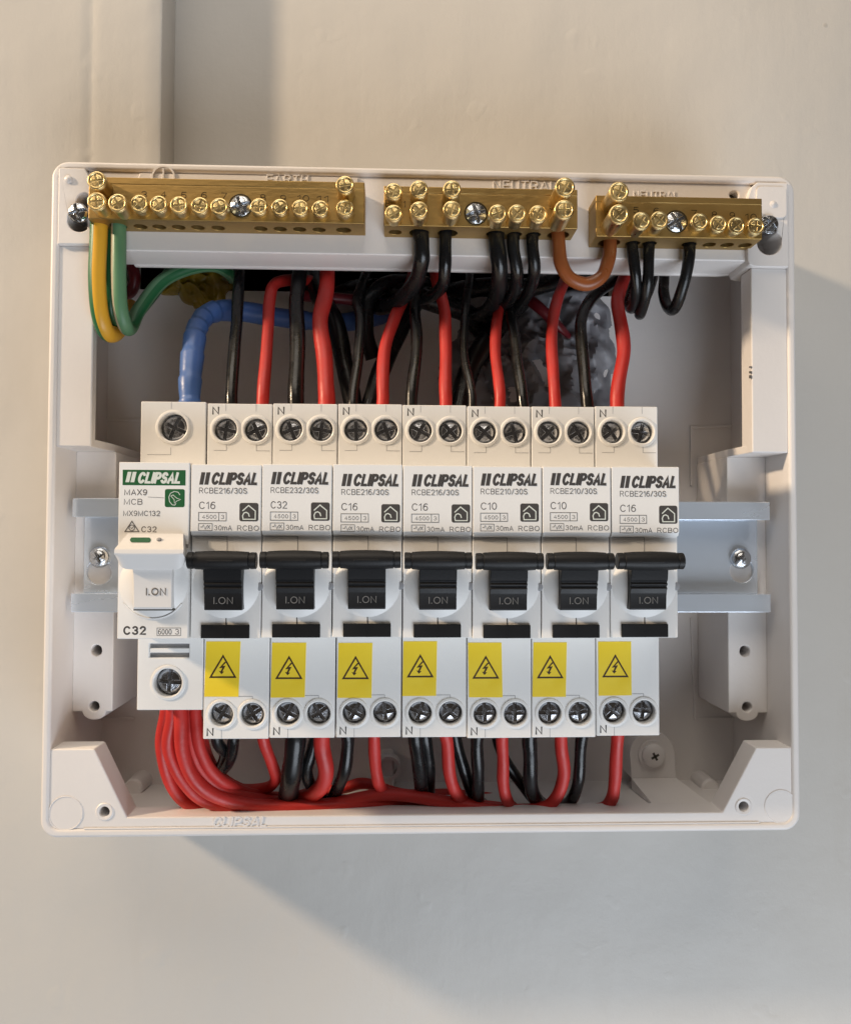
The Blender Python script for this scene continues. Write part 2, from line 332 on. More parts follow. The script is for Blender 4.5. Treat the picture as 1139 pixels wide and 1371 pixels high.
# top frame with its keyholes
YT, YTAB = 33.3, 31.6
zc = P(500, 341, YT).z; zl = P(100, 327, YTAB).z; zr = P(1030, 357, YTAB).z
k1 = P(106, 294, YTAB); k1s = P(113, 268, YTAB); k2 = P(1030, 324, YTAB); k2s = P(1030, 300, YTAB); hs = P(983, 261, YT)
xa = P(122, 330, YTAB).x; xb = P(1001, 340, YTAB).x
mb = MB().prism([(xa-2, zi1+.1), (xa-2, zc), (xb+2, zc), (xb+2, zi1+.1)], 'y', YT, 46, [circ(hs.x, hs.z, 1.4, 14)])
topf = mb.build('top_frame', 'box', box, bevel=0.5, clamp=False)
MB().box(hs.x-2, hs.x+2, YT+3, YT+3.5, hs.z-2, hs.z+2).build('hole_floor', 'seam', topf)
MB().prism([(xi0-.1, zi1+.1), (xi0-.1, zl), (xa, zl), (xa, zi1-4), (xa-2.2, zi1+.1)], 'y', YTAB, 46, [keyhole(k1.x, k1.z, 3.5, k1s.x, k1s.z, 2.2)]).build('frame_tab', 'box', topf, bevel=0.4, clamp=False)
MB().prism([(xb, zr+2), (xb+.5, zr+.6), (xb+2, zr), (xi1+.1, zr), (xi1+.1, zi1+.1), (xb+3.2, zi1+.1), (xb+1.2, zi1-1.5), (xb, zi1-5)], 'y', YTAB, 46, [keyhole(k2.x, k2.z, 3.8, k2s.x, k2s.z, 2.4)]).build('frame_tab', 'box', topf, bevel=0.4, clamp=False)
for k in (k1, k2): MB().box(k.x-6, k.x+6, 42.5, 46.1, k.z-6, k.z+9).build('keyhole_backing', 'box', topf)
# lower lip at the back of the cross bar, ending in a chamfer on the right
q0, q1 = P(178, 352, 46), P(985, 352, 46); zq = P(500, 359, 46.5).z
mb = MB().prism([(q0.x, zc+1), (q0.x+.6, zc-.5), (q1.x-6, zc-.5), (q1.x-.5, zc), (q1.x, zc+1)], 'y', 45.5, 47); mb.build('cross_bar', 'box', topf, bevel=0.3)
# raised pads on the top frame
a, b = P(174, 224, YT), P(480, 224, YT); zt_, zb_ = zi1-0.6, P(174, 300, YT).z
MB().prism([(a.x+3, zt_), (a.x-.5, zb_), (b.x, zb_), (b.x, zt_)], 'y', YT-0.7, YT+0.1).build('raised_pad', 'box', topf, bevel=0.3)
a, b = P(1012, 250, YTAB), P(1056, 292, YTAB); MB().prism(rrect(a.x, b.x-1, b.z, a.z, 1.5), 'y', YTAB-0.5, YTAB+0.1).build('raised_pad', 'box', topf, bevel=0.3)
for px, py, r in ((92, 240, 1.2), (1034, 274, 1.3)):
    p = P(px, py, YTAB); MB().lathe([(r, 0), (r*0.9, 0.5), (r*0.5, 0.8), (0, 0.9)], (p.x, p.y, p.z), n=16).build('boss', 'box', topf)
# raised earth symbol and words, half hidden by the bars
p = P(219, 237, YT-0.7); mb = MB().stroke(circ(p.x, p.z, 3.2, 28), 0.5, YT-1.15, YT-0.65, True); mb.stroke([(p.x, p.z+2.6), (p.x, p.z-.5)], 0.45, YT-1.15, YT-0.65); mb.build('earth_symbol', 'box', topf)
for word, xa_, xb_, y0, y1, yy in (('EARTH', 357, 413, 247, 234, YT-0.7), ('NEUTRAL', 660, 745, 256, 242, YT), ('NEUTRAL', 848, 908, 266, 256, YT)):
    a, b = P(xa_, y0, yy), P(xb_, y1, yy); zz = min(a.z, b.z); hgt = abs(P(xa_, y0, yy).z-P(xa_, y1, yy).z)
    text(word, a.x, (a.z+P(xb_, y0, yy).z)/2, b.x, (a.z+P(xb_, y0, yy).z)/2+hgt, yy, 'box', topf, 'raised_lettering', depth=0.25)
# side ledges
e1 = P(124, 470, 33); e2 = P(1006, 480, 33); zl1 = P(90, 598, 33).z; zr1 = P(1030, 606, 33).z
MB().box(xi0-.1, e1.x, 33, 36.5, zl1, zl+0.05).build('side_ledge', 'box', box, bevel=0.45)
lr = MB().box(e2.x, xi1+.1, 33, 40.5, zr1, zr+0.05).build('side_ledge', 'box', box, bevel=0.45)
xp1, xp2 = P(153, 612, Y_POST).x, P(974, 619, Y_POST).x
MB().prism([(xi0-.1, 33.5), (e1.x-.4, 33.5), (xp1, Y_POST), (xp1, Y_BACK), (xi0-.1, Y_BACK)], 'z', zl1+.1, zl1+2.6).build('ledge_bracket', 'box', box, bevel=0.3)
MB().prism([(xi1+.1, 33.5), (e2.x+.4, 33.5), (xp2, Y_POST), (xp2, Y_BACK), (xi1+.1, Y_BACK)], 'z', zr1+.1, zr1+2.6).build('ledge_bracket', 'box', box, bevel=0.3)
for py, h in ((504, .9), (498, .6), (491, .4)):                    # small scuffs on the inner edge of the right ledge
    p = P(1004, py, 33); MB().box(p.x-.15, p.x+.5, p.y-.02, p.y+.5, p.z-h/2, p.z+h/2).build('scuff_mark', 'seam', lr)
# posts that carry the rail, each with two screw holes and a round lug
for side, pxa, pxb, pyt, pyb, hx1, hy1, hx2, hy2 in ((0, 97, 153, 611, 953, 129, 871, 126, 946), (1, 974, 1031, 618, 955, 997, 872, 1000, 947)):
    a, b = P(pxa, 780, Y_POST), P(pxb, 780, Y_POST); zt_, zb_ = P(125 if not side else 1000, pyt, Y_POST).z, P(125 if not side else 1000, pyb, Y_POST).z
    x0, x1 = (xi0-.1, b.x) if not side else (a.x, xi1+.1); zt_ = (zl1 if not side else zr1)+.2
    h1, h2 = P(hx1, hy1, Y_POST), P(hx2, hy2, Y_POST)
    lug = [(h2.x-3.6*math.cos(t), zb_-2.6*math.sin(t)) for t in [math.pi*i/12 for i in range(13)]]
    poly = [(x0, zt_), (x0, zb_)]+lug+[(x1, zb_), (x1, zt_)]
    mb = MB().prism(poly, 'y', Y_POST, Y_BACK+.1, [circ(h1.x, h1.z, 1.7, 16), circ(h2.x, h2.z, 1.55, 16)])
    mb.build('rail_post', 'box', box, bevel=0.4, clamp=False)
# bottom frame: lip with corner gussets, holes and round knock-out discs
YB = 32.8
zlip = (P(300, 1093, YB).z+P(850, 1089, YB).z)/2
g1, g2 = P(126, 1003, YB), P(170, 1093, YB); g3, g4 = P(1012, 1001, YB), P(967, 1088, YB)
hA, hB = P(140, 1087, YB), P(995, 1080, YB)
poly = [(xi0-.1, zi0-.1), (xi0-.1, g1.z), (g1.x, g1.z), (g2.x, zlip), (g4.x, zlip), (g3.x, g3.z), (xi1+.1, g3.z), (xi1+.1, zi0-.1)]
mb = MB().prism(poly, 'y', YB, YB+9, [circ(hA.x, hA.z, 1.5, 16), circ(hB.x, hB.z, 1.5, 16)])
bot = mb.build('bottom_frame', 'box', box, bevel=0.45, clamp=False)
for h in (hA, hB):
    MB().box(h.x-2.6, h.x+2.6, YB+7, YB+9.2, h.z-2.6, h.z+2.6).build('hole_floor', 'seam', bot)
    MB().lathe([(1.55, 0.15), (2.3, 0.28), (2.7, -0.05)], (h.x, YB, h.z), n=22, cap=False).build('hole_collar', 'box', bot)
for px, py in ((88, 1089), (1045, 1080)):
    p = P(px, py, YB); MB().lathe([(5.0, -0.1), (5.0, 0.14), (4.8, 0.2), (4.7, 0.06), (0, 0.06)], (p.x, YB, p.z), n=36).build('round_disc', 'box', bot)
a, b = P(284, 1112, YB), P(359, 1098, YB)
text('CLIPSAL', a.x, zi0+0.2, b.x, zi0+3.2, YB, 'box', bot, 'raised_lettering', bold=0.02, shear=0.2, depth=0.2)
# bottom lip line
MB().box(xi0+10, xi1-10, YB-0.35, YB+.1, zi0-.2, zi0+0.25).build('lip_bead', 'box', bot, bevel=0.15)
# mounting boss with its screw, rib down to the lip, small centre post
p = P(873, 1010, 64); a, b = P(845, 1042, 64), P(905, 1042, 64)
arch = [(a.x, a.z), (b.x, a.z)]+[(p.x+(b.x-a.x)/2*math.cos(t), p.z+(b.x-a.x)/2*math.sin(t)) for t in [math.pi*i/14 for i in range(15)]]
MB().prism(arch, 'y', 64, Y_BACK+.1).build('mounting_boss', 'box', box, bevel=0.4)
r1, r2 = P(882, 1088, 43), P(967, 1088, 43)
MB().add([(a.x, 64.2, a.z), (b.x, 64.2, a.z), (r2.x, 43, r2.z), (r1.x, 43, r1.z), (a.x, 64.2, zi0), (b.x, 64.2, zi0), (r2.x, 43, zi0), (r1.x, 43, zi0)],
    [(0, 1, 2, 3), (4, 7, 6, 5), (0, 3, 7, 4), (1, 5, 6, 2), (0, 4, 5, 1), (3, 2, 6, 7)]).build('support_rib', 'box', box, bevel=0.3)
mb = MB().lathe([(4.9, 0), (4.9, 0.9), (0, 0.9)], (p.x, 64, p.z), n=28); mb.lathe([(3.9, 0.9), (3.9, 2.0), (3.2, 2.7), (1.6, 3.0), (0, 3.05)], (p.x, 64, p.z), n=28)
ms = mb.build('mounting_screw', 'box', box); mb = MB()
for t in (0.5, 0.5+math.pi/2): mb.stroke([(p.x-1.4*math.cos(t), p.z-1.4*math.sin(t)), (p.x+1.4*math.cos(t), p.z+1.4*math.sin(t))], 0.75, 60.85, 60.95)
mb.build('cross_slot', 'seam', ms)
a, b = P(509, 1010, 66), P(527, 1090, 66); MB().box(a.x, b.x, 66, Y_BACK+.1, zi0, a.z).build('centre_post', 'box', box, bevel=1.2)
p = P(520, 1028, 66); MB().lathe([(4.0, 0), (4.0, 5), (3.0, 5), (3.0, 0)], (p.x, 70, p.z), n=24, cap=False).build('ring_boss', 'box', box)
p = P(172, 1062, 60); MB().lathe([(3.4, 0), (3.1, 9), (2.5, 9.6), (0, 9.7)], (p.x, Y_BACK, p.z), n=22).build('corner_boss', 'box', box)
p = P(958, 1062, 60); MB().lathe([(3.4, 0), (3.1, 9), (2.5, 9.6), (0, 9.7)], (p.x, Y_BACK, p.z), n=22).build('corner_boss', 'box', box)
# steel screws of the keyholes
for px, py, rot in ((104, 284, 0.3), (1030, 300, 0.75)):
    p = P(px, py, 30.5); mb = MB(); cross_head(mb, p, 2.9, 1.1, 0.95, rot); mb.lathe([(2.0, -6), (2.0, -.5)], p, n=16)
    mb.build('keyhole_screw', 'steel', topf, bevel=0.12, clamp=True)
# ------------------------------------------------------------------ DIN rail
ra, rb = P(96, 740, Y_RAIL), P(1031, 750, Y_RAIL)
zt_, zt2 = P(125, 667, Y_RAIL).z, P(125, 691, Y_RAIL).z; zb2, zb_ = P(125, 796, Y_RAIL).z, P(125, 820, Y_RAIL).z
rail = tag(empty('din_rail'), 'zinc-plated steel mounting rail running across behind the breakers', 'mounting rail')
t = 1.0
kh = [P(133, 766, 47), P(992, 764, 47)]; ks = [P(132, 746, 45), P(993, 748, 45)]
for nm, z0, z1, s in (('upper_flange', zt2, zt_, -1), ('lower_flange', zb_, zb2, 1)):
    zi, zo = (z0, z1) if s < 0 else (z1, z0)                        # inner (towards the web) and outer edge
    sg = 1 if zo > zi else -1
    prof = [(41, zo), (41, zi-sg*0.4), (41.4, zi), (47, zi-sg*0.01), (47, zi+sg*t), (42, zi+sg*t), (42, zo)]
    MB().prism(prof, 'x', ra.x, rb.x).build(nm, 'zinc', rail, bevel=0.45, seg=3)
mb = MB().prism([(ra.x+1.5, zb2+.02), (rb.x-1.5, zb2+.02), (rb.x-1.5, zt2-.02), (ra.x+1.5, zt2-.02)], 'y', 46.6, 47.9,
    [keyhole(k.x, k.z, 3.9, s.x, s.z+.6, 2.4) for k, s in zip(kh, ks)])
mb.build('web', 'zinc', rail, bevel=0.2, clamp=False)
for i, s in enumerate(ks):
    p = Vector((s.x, 45.0, s.z)); mb = MB(); mb.lathe([(3.3, -1.6), (3.3, -0.6), (2.8, 0.2), (1.9, 0.6)], p, n=24); cross_head(mb, p+Vector((0, -.5, 0)), 2.0, 0.5, 0.7, 0.5+i); mb.build('rail_screw', 'steel', rail)
# ------------------------------------------------------------------ breakers
HW = 8.86
ZN = 22.24
zp = lambda py, Y: P(530, py, Y).z
def wstroke(mb, pts, wd, y, closed=False): mb.stroke(pts, wd, y-0.05, y-0.01, closed)
def terminal_block(name, z0, z1, holes, r, t, extra=()):
    mb = MB().prism([(-HW, z0), (HW, z0), (HW, z1), (-HW, z1)], 'y', Y_SH, Y_SH+5, [circ(x, z, r, 24) for x, z in holes]+list(extra))
    tb = mb.build(name, 'brk', t, bevel=0.25, clamp=False)
    for x, z in holes:
        MB().lathe([(r-.02, -0.6), (r-.02, 0.25), (r+0.25, 0.42), (r+0.75, 0.32), (r+1.0, -0.05)], (x, Y_SH, z), n=28, cap=False).build('terminal_collar', 'brk', tb)
    return tb
def body(t, z0, z1):
    prof = [(Y_SH+5.01, z1), (Y_SH+5.01, z0), (40.5, z0), (44, z0+5), (44, -19.2), (40.9, -19.2), (40.9, 18.2), (44, 18.2), (44, z1-5), (40.5, z1)]
    MB().prism(prof, 'x', -HW, HW).build('housing', 'brk', t, bevel=0.3)
def tscrews(t, pts, r, seed):
    rnd = random.Random(seed)
    for x, z in pts:
        mb = MB(); cross_head(mb, (x, Y_SH+2.0+rnd.uniform(-.3, .5), z), r, 1.3, 1.05, rnd.uniform(0, 1.57), dome=0.6)
        mb.build('terminal_screw', 'dsteel', t, bevel=0.1)
NOSE_T = [(-.0, 0)]
def make_rcbo(i, code, amp, seed, dz, dx, up2=True):
    rnd = random.Random(seed)
    cx = -72+18*(i+.5)
    t = empty('circuit_breaker')
    zt_, zb_ = 40.6, -51.4
    body(t, zb_+.3, zt_-.3)
    zu, zd = zp(576, Y_SH), zp(955, Y_SH)
    uh = [(-3.95, zu), (4.45, zu)]; dh = [(-3.95, zd), (4.45, zd)]
    tu = terminal_block('upper_terminal_block', ZN-.3, zt_, uh, 3.25, t); tl = terminal_block('lower_terminal_block', zb_, -ZN+.3, dh, 3.25, t)
    tscrews(t, uh+dh, 2.95, seed)
    text('N', -7.6, zt_-3.1, -5.7, zt_-0.9, Y_SH, 'ink', tu, bold=.025); text('N', -7.9, zb_+0.8, -6.0, zb_+3.0, Y_SH, 'ink', tl, bold=.025)
    # moulding lines
    mb = MB(); zz = zp(931, Y_SH)
    wstroke(mb, [(0.5, zz), (4.4, zz), (4.4, zz-2.2)], 0.13, Y_SH); wstroke(mb, [(-3.9, zb_+.1), (-3.9, zb_+3)], 0.1, Y_SH)
    mb.build('moulding_line', 'slotgrey', tl)
    mb = MB(); zz = zp(604, Y_SH); wstroke(mb, [(-7, zz), (-3.6, zz), (-3.6, zz+2.2)], 0.1, Y_SH); wstroke(mb, [(8.3, zz), (4.6, zz), (4.6, zz+2.2)], 0.1, Y_SH)
    wstroke(mb, [(-3.9, zt_-.1), (-3.9, zt_-2.1)], 0.08, Y_SH); wstroke(mb, [(4.4, zt_-.1), (4.4, zt_-2.1)], 0.08, Y_SH)
    mb.build('moulding_line', 'slotgrey', tu)
    # front cover
    zs1, zs2 = zp(712, 0), zp(717, 0)
    prof = [(Y_SH+.4, -ZN), (1.6, -ZN), (1.6, zs2-.1), (0.7, zs2), (0.35, zs1-.2), (0, zs1), (0, ZN), (Y_SH+.4, ZN)]
    fc = MB().prism(prof, 'x', -HW, HW).build('front_cover', 'brk', t, bevel=0.22)
    mb = MB(); wstroke(mb, [(-8.6, zs2-.35), (0.1, zs2-.35), (0.1, zs2-4)], 0.14, 1.6); mb.build('moulding_line', 'slotgrey', fc)
    mb = MB(); wstroke(mb, [(0.1, zp(814, 1.6)), (0.1, zp(836, 1.6))], 0.28, 1.6); mb.build('centre_seam', 'seam', fc)
    # printing
    f = lambda px: P(px, 670, 0).x+45
    z = lambda py: P(305, py, 0).z+dz
    L_ = lambda s, a, b, c, d, m='ink', **k: text(s, f(a)+dx, z(d), f(b)+dx, z(c), 0, m, fc, **k)
    L_('CLIPSAL', 281, 346.6, 631.5, 648.5, bold=0.042, shear=0.24, name='brand_lettering')
    mb = MB()
    for a in (265.8, 272.6): mb.add([(f(a)+dx, -.03, z(648.3)), (f(a+5.4)+dx, -.03, z(648.3)), (f(a+8.2)+dx, -.03, z(631.7)), (f(a+2.8)+dx, -.03, z(631.7))], [(0, 1, 2, 3)])
    mb.build('brand_bars', 'ink', fc)
    L_(code, 265.8, 330, 652.3, 660.0, 'ink2', bold=-0.004); L_(amp, 265.8, 288, 671, 681, 'ink2')
    mb = MB()
    wstroke(mb, [(f(265.6)+dx, z(685.5)), (f(302.6)+dx, z(685.5)), (f(302.6)+dx, z(696.6)), (f(265.6)+dx, z(696.6))], 0.14, 0, True); wstroke(mb, [(f(292.6)+dx, z(685.5)), (f(292.6)+dx, z(696.6))], 0.14, 0)
    wstroke(mb, [(f(265.6)+dx, z(700.3)), (f(284)+dx, z(700.3)), (f(284)+dx, z(709.6)), (f(265.6)+dx, z(709.6))], 0.12, 0, True)
    sx = lambda k: f(268.2+k*13)+dx; sz = lambda k: z(708-k*6)
    wstroke(mb, [(sx(0), sz(.5)), (sx(.2), sz(.5)), (sx(.3), sz(1)), (sx(.5), sz(0)), (sx(.6), sz(.5)), (sx(.75), sz(.9)), (sx(1), sz(.1))], 0.12, 0); wstroke(mb, [(sx(.7), sz(.1)), (sx(1), sz(.9))], 0.1, 0)
    mb.build('rating_frame', 'ink2', fc)
    L_('4500', 270.3, 289.6, 688.6, 694, 'ink2'); L_('3', 295.6, 300, 688.6, 694, 'ink2')
    L_('30mA', 286.6, 310.4, 702.6, 709.3, 'ink2'); L_('RCBO', 317.5, 346.5, 702.6, 709.6, 'ink2')
    x0, x1, z0, z1 = f(320.2)+dx, f(345.6)+dx, z(697), z(672.3)
    MB().prism(rrect(x0, x1, z0, z1, 0.55, 4), 'y', -0.03, 0.05).build('house_symbol', 'ink', fc)
    mb = MB(); hx = lambda k: x0+(x1-x0)*k; hz = lambda k: z0+(z1-z0)*k
    mb.stroke([(hx(.16), hz(.56)), (hx(.48), hz(.86)), (hx(.84), hz(.56)), (hx(.84), hz(.11)), (hx(.2), hz(.11)), (hx(.17), hz(.3)), (hx(.24), hz(.45)), (hx(.36), hz(.49)), (hx(.48), hz(.42)), (hx(.53), hz(.25))], 0.27, -.07, -.04)
    mb.build('house_outline', 'inkw', fc)
    # round toggle guard, toggle with cross handle
    zc_ = zp(783, 1)
    R_ = 11.5; cap = [(8.5*k/8, math.sqrt(R_**2-(8.5*k/8)**2)-math.sqrt(R_**2-8.5**2)) for k in range(8, -1, -1)]
    MB().lathe([(8.55, -.3)]+[(r, h*0.62+.02) for r, h in cap], (0, 1.6, zc_), n=40).build('toggle_guard', 'brk', t)
    Zs = {k: zp(k, -2) for k in (755, 763, 770, 776, 779, 781, 783, 785, 787, 789, 792, 795, 815)}
    prof = [(1.5, Zs[755]), (-3.6, Zs[755]), (-3.2, Zs[770]), (-3.0, Zs[776]), (-2.4, Zs[779]), (-2.8, Zs[781]), (-2.75, Zs[783]), (-2.15, Zs[785]), (-2.6, Zs[787]), (-2.5, Zs[789]), (-2.05, Zs[792]), (-1.9, Zs[795]), (-1.7, Zs[815]-.1), (-1.4, Zs[815]-.35), (1.5, Zs[815]-.3)]
    tg = MB().prism(prof, 'x', -4.75, 4.75).build('toggle', 'black', t, bevel=0.18)
    zh = zp(750.5, -4); prof = []
    for xx, rr in ((-8.45, 1.9), (-8.3, 2.1), (-7.0, 2.12), (-6.9, 1.98), (-6.7, 1.98), (-6.55, 2.2), (-4, 2.38), (0, 2.46), (4, 2.38), (6.55, 2.2), (6.7, 1.98), (6.9, 1.98), (7.0, 2.12), (8.3, 2.1), (8.45, 1.9)): prof.append((rr, xx*1.01))
    hb = MB().lathe(prof, (0, -3.4, zh), d=(1, 0, 0), n=24)
    hb.build('handle_bar', 'black', tg)
    MB().box(-3.2, 3.2, -5.9, -5.4, zh-.35, zh+.15).build('grip_ridge', 'black', tg, bevel=0.15)
    text('I.ON', -2.35, zp(808.3, -2), 2.45, zp(799, -2), -1.93, 'inkg', tg)
    # black strip at the foot, rivet in the joint, hazard sticker
    a, b = zp(854, .8), zp(836, .8)
    bs = MB().box(-6.1, 6.1, 0.9, 1.8, max(a, -ZN+.15), b).build('indicator_strip', 'black', t, bevel=0.15)
    MB().box(-.12, .12, 0.86, 0.95, max(a, -ZN+.2), b-.1).build('strip_joint', 'black', bs)
    rv = MB().lathe([(1.05, -.2), (1.05, 0.12), (.8, .2), (0, .2)], (8.4, 1.6, zp(785, 1.6)), n=16).build('rivet', 'slotgrey', t)
    xa0 = -8.6+rnd.uniform(-.1, .35); ww = 9.3; zz1 = zp(858, Y_SH)+rnd.uniform(-.7, .1); zz0 = zz1-15.0; sk = rnd.uniform(-.2, .2)
    st = MB().prism([(xa0+sk, zz0), (xa0+ww+sk, zz0+rnd.uniform(-.1, .1)), (xa0+ww-sk, zz1), (xa0-sk, zz1)], 'y', Y_SH-0.09, Y_SH+.02).build('hazard_sticker', 'yellow', t)
    mx = xa0+ww/2+.15; mz = zz0+5.3; mb = MB(); yy = Y_SH-.09
    mb.stroke([(mx-3.35, mz), (mx+3.35, mz), (mx, mz+5.75)], 0.6, yy-.05, yy-.02, True)
    b_ = [(.35, 4.1), (-.75, 2.35), (-.1, 2.45), (-.45, 1.45), (-.8, 1.6), (-.3, .65), (.25, 1.4), (-.1, 1.4), (.5, 3.0), (-.1, 2.9), (.75, 4.1)]
    tr = tessellate_polygon([[Vector((x, zz, 0)) for x, zz in b_]]); mb.add([(mx+x*1.35, yy-.04, mz+.15+zz*.98) for x, zz in b_], [tuple(q) for q in tr])
    mb.build('hazard_symbol', 'stickerink', st)
    t.location = Vector((cx+rnd.uniform(-.06, .06), rnd.uniform(-.2, .2), rnd.uniform(-.2, .2)))*S; t.rotation_euler = (rnd.uniform(-.004, .004), rnd.uniform(-.003, .003), 0)
    return t
ORD = [('RCBE216/30S', 'C16', 'white breaker marked C16 with black toggle, right beside the green-badged breaker'),
       ('RCBE232/30S', 'C32', 'white breaker with black toggle marked C32, the only such one with that rating'),
       ('RCBE216/30S', 'C16', 'white C16 breaker with black toggle just right of the black-toggled C32 breaker'),
       ('RCBE216/30S', 'C16', 'white C16 breaker with black toggle just left of the two C10 breakers'),
       ('RCBE210/30S', 'C10', 'left one of the two white C10 breakers with black toggles'),
       ('RCBE210/30S', 'C10', 'right one of the two white C10 breakers with black toggles'),
       ('RCBE216/30S', 'C16', 'white C16 breaker with black toggle at the right end of the row')]
for k, (code, amp, lab) in enumerate(ORD):
    o = make_rcbo(k+1, code, amp, 40+k, (0, .05, -.45, -.25, .2, .35, -.35)[k], (0, .15, .1, .15, -.1, -.05, .1)[k])
    tag(o, lab, 'circuit breaker', 'row of black-toggled breakers')
# the white-toggled miniature breaker
t = tag(empty('circuit_breaker'), 'white breaker with green badge and wide white toggle, leftmost of the row', 'circuit breaker')
cx = -63.0
zt_, zb_ = P(228, 536.6, Y_SH).z-.2, P(225, 951, Y_SH).z
body(t, zb_+.3, zt_-.3)
hu, hd = P(232, 572, Y_SH), P(225, 914, Y_SH)
uh = [(hu.x-cx, hu.z)]; dh = [(hd.x-cx, hd.z)]
tu = terminal_block('upper_terminal_block', ZN-.3, zt_, uh, 3.85, t)
s1 = P(200, 862, Y_SH); s2 = P(253, 881, Y_SH); slot = [(s1.x-cx, s2.z), (s2.x-cx, s2.z), (s2.x-cx, s1.z), (s1.x-cx, s1.z)]
tl = terminal_block('lower_terminal_block', zb_, -ZN+.3, dh, 3.85, t, [slot])
hgt = s1.z-s2.z
MB().box(s1.x-cx-.2, s2.x-cx+.2, Y_SH+1.2, Y_SH+4.9, s2.z-.2, s1.z+.2).build('slot_floor', 'slotgrey', tl)
MB().box(s1.x-cx, s2.x-cx, Y_SH+.15, Y_SH+2, s2.z+hgt*.36, s2.z+hgt*.66).build('slot_bar', 'brk', tl, bevel=.15)
tscrews(t, uh+dh, 3.5, 5)
mb = MB(); zz = zp(611, Y_SH); wstroke(mb, [(-7, zz), (-.6, zz), (-.6, zz+2)], 0.1, Y_SH); wstroke(mb, [(-.6, zt_-.1), (-.6, zt_-2)], .09, Y_SH); mb.build('moulding_line', 'slotgrey', tu)
prof = [(Y_SH+.4, -ZN), (.4, -ZN), (.4, zp(738, 0)), (0, zp(737, 0)), (0, ZN+.3), (Y_SH+.4, ZN+.3)]
fc = MB().prism(prof, 'x', -HW, HW).build('front_cover', 'brk', t, bevel=0.22)
f = lambda px: P(px, 670, 0).x-cx
z = lambda py: P(200, py, 0).z
c0 = lambda px: 150+px/9.79; c0y = lambda py: 600+py/9.79          # positions read off an enlarged view of the label
def Lm(s, a, b, c, d, m='ink', y=0, par=fc, **k): return text(s, f(c0(a)), z(c0y(d)), f(c0(b)), z(c0y(c)), y, m, par, **k)
gb = MB().box(f(c0(135)), f(c0(960)), -.03, .05, z(c0y(486)), z(c0y(285))).build('green_badge', 'green', fc)
Lm('CLIPSAL', 325, 918, 312, 465, 'inkw', y=-.04, par=gb, bold=0.042, shear=.24, name='brand_lettering')
mb = MB()
for a in (172, 238): mb.add([(f(c0(a)), -.06, z(c0y(448))), (f(c0(a+50)), -.06, z(c0y(448))), (f(c0(a+80)), -.06, z(c0y(312))), (f(c0(a+30)), -.06, z(c0y(312)))], [(0, 1, 2, 3)])
mb.build('brand_bars', 'inkw', gb)
Lm('MAX9', 160, 460, 540, 618, 'ink2', bold=.01); Lm('MCB', 157, 400, 665, 742, 'ink2'); Lm('MX9MC132', 150, 632, 820, 890, 'ink2'); Lm('C32', 388, 590, 1025, 1103, 'ink2', bold=.01)
gi = MB().prism(rrect(f(c0(692)), f(c0(952)), z(c0y(772)), z(c0y(535)), .5, 4), 'y', -.03, .05).build('green_symbol', 'green', fc)
mb = MB(); pt = lambda *q: [(f(c0(a)), z(c0y(b))) for a, b in q]
mb.stroke(pt((890, 612), (865, 575), (815, 565), (765, 590), (745, 640), (755, 700), (790, 742), (825, 745), (840, 722)), .16, -.07, -.04)
mb.stroke(pt((770, 625), (800, 612), (850, 655), (900, 672), (852, 690), (820, 720), (815, 672), (770, 625)), .14, -.07, -.04); mb.build('symbol_outline', 'inkw', gi)
mb = MB(); wstroke(mb, pt((175, 1095), (265, 960), (358, 1095)), .3, 0, True); wstroke(mb, pt(*[(265+38*math.cos(q), 1045+38*math.sin(q)) for q in [i*.7 for i in range(9)]]), .17, 0, True)
wstroke(mb, pt((248, 1040), (260, 1056), (288, 1028)), .14, 0); wstroke(mb, pt((470, 640), (685, 650)), .06, 0); mb.build('approval_mark', 'ink2', fc)
text('C32', f(166.8), z(850.5), f(197.3), z(838.5), .4, 'ink', fc, bold=.03)
text('6000', f(213.5), z(850), f(231.5), z(842.5), .4, 'ink2', fc); text('3', f(236), z(850), f(241.5), z(842.5), .4, 'ink2', fc)
mb = MB(); wstroke(mb, [(f(212), z(851.3)), (f(243.5), z(851.3)), (f(243.5), z(841.2)), (f(212), z(841.2))], .1, .4, True); mb.build('rating_frame', 'ink2', fc)
# round guard, toggle and hood
gc = P(207, 782, 0); gx = gc.x-cx
cap = [(9.0*k/9, 2.1*(1-(k/9)**2)) for k in range(9, -1, -1)]
gd = MB(); gd.lathe([(8.6, -.5), (8.6, .02)]+[(r*.955, h+.02) for r, h in cap[1:]], (0.05, .4, gc.z), n=44); gd.build('toggle_guard', 'brk', t)
lipz = [(0.05+8.75*math.cos(q), gc.z+8.75*math.sin(q)) for q in [math.radians(215+i*11) for i in range(11)]]
mb = MB(); mb.stroke(lipz, .4, .1, .5); mb.build('guard_lip', 'brk', t, bevel=.15)
a, b = P(178, 816, -2.3), P(231, 757, -2.3)
tg = MB().prism([(1, b.z+2), (-3.4, b.z+2), (-3.0, b.z-2), (-2.5, b.z-4.5), (-2.4, a.z+.4), (-1.8, a.z), (1, a.z)], 'x', a.x-cx, b.x-cx).build('toggle', 'dolly', t, bevel=.25)
MB().box(a.x-cx-.05, b.x-cx+.05, -1.7, 0.4, a.z-.35, a.z+.05).build('toggle_gap', 'seam', tg)
text('I.ON', P(194.5, 800, -3).x-cx, P(200, 797.5, -3).z, P(221.5, 800, -3).x-cx, P(200, 787.5, -3).z, -2.56, 'ink2', tg, bold=.012)
zA, zB1, zC = P(200, 714.5, -1).z, P(200, 735, -6.4).z, P(200, 763, -5).z
x0, x1 = P(153, 745, -6.4).x-cx, P(245.5, 745, -6.4).x-cx
hood = MB(); nseg = 24; rows = []
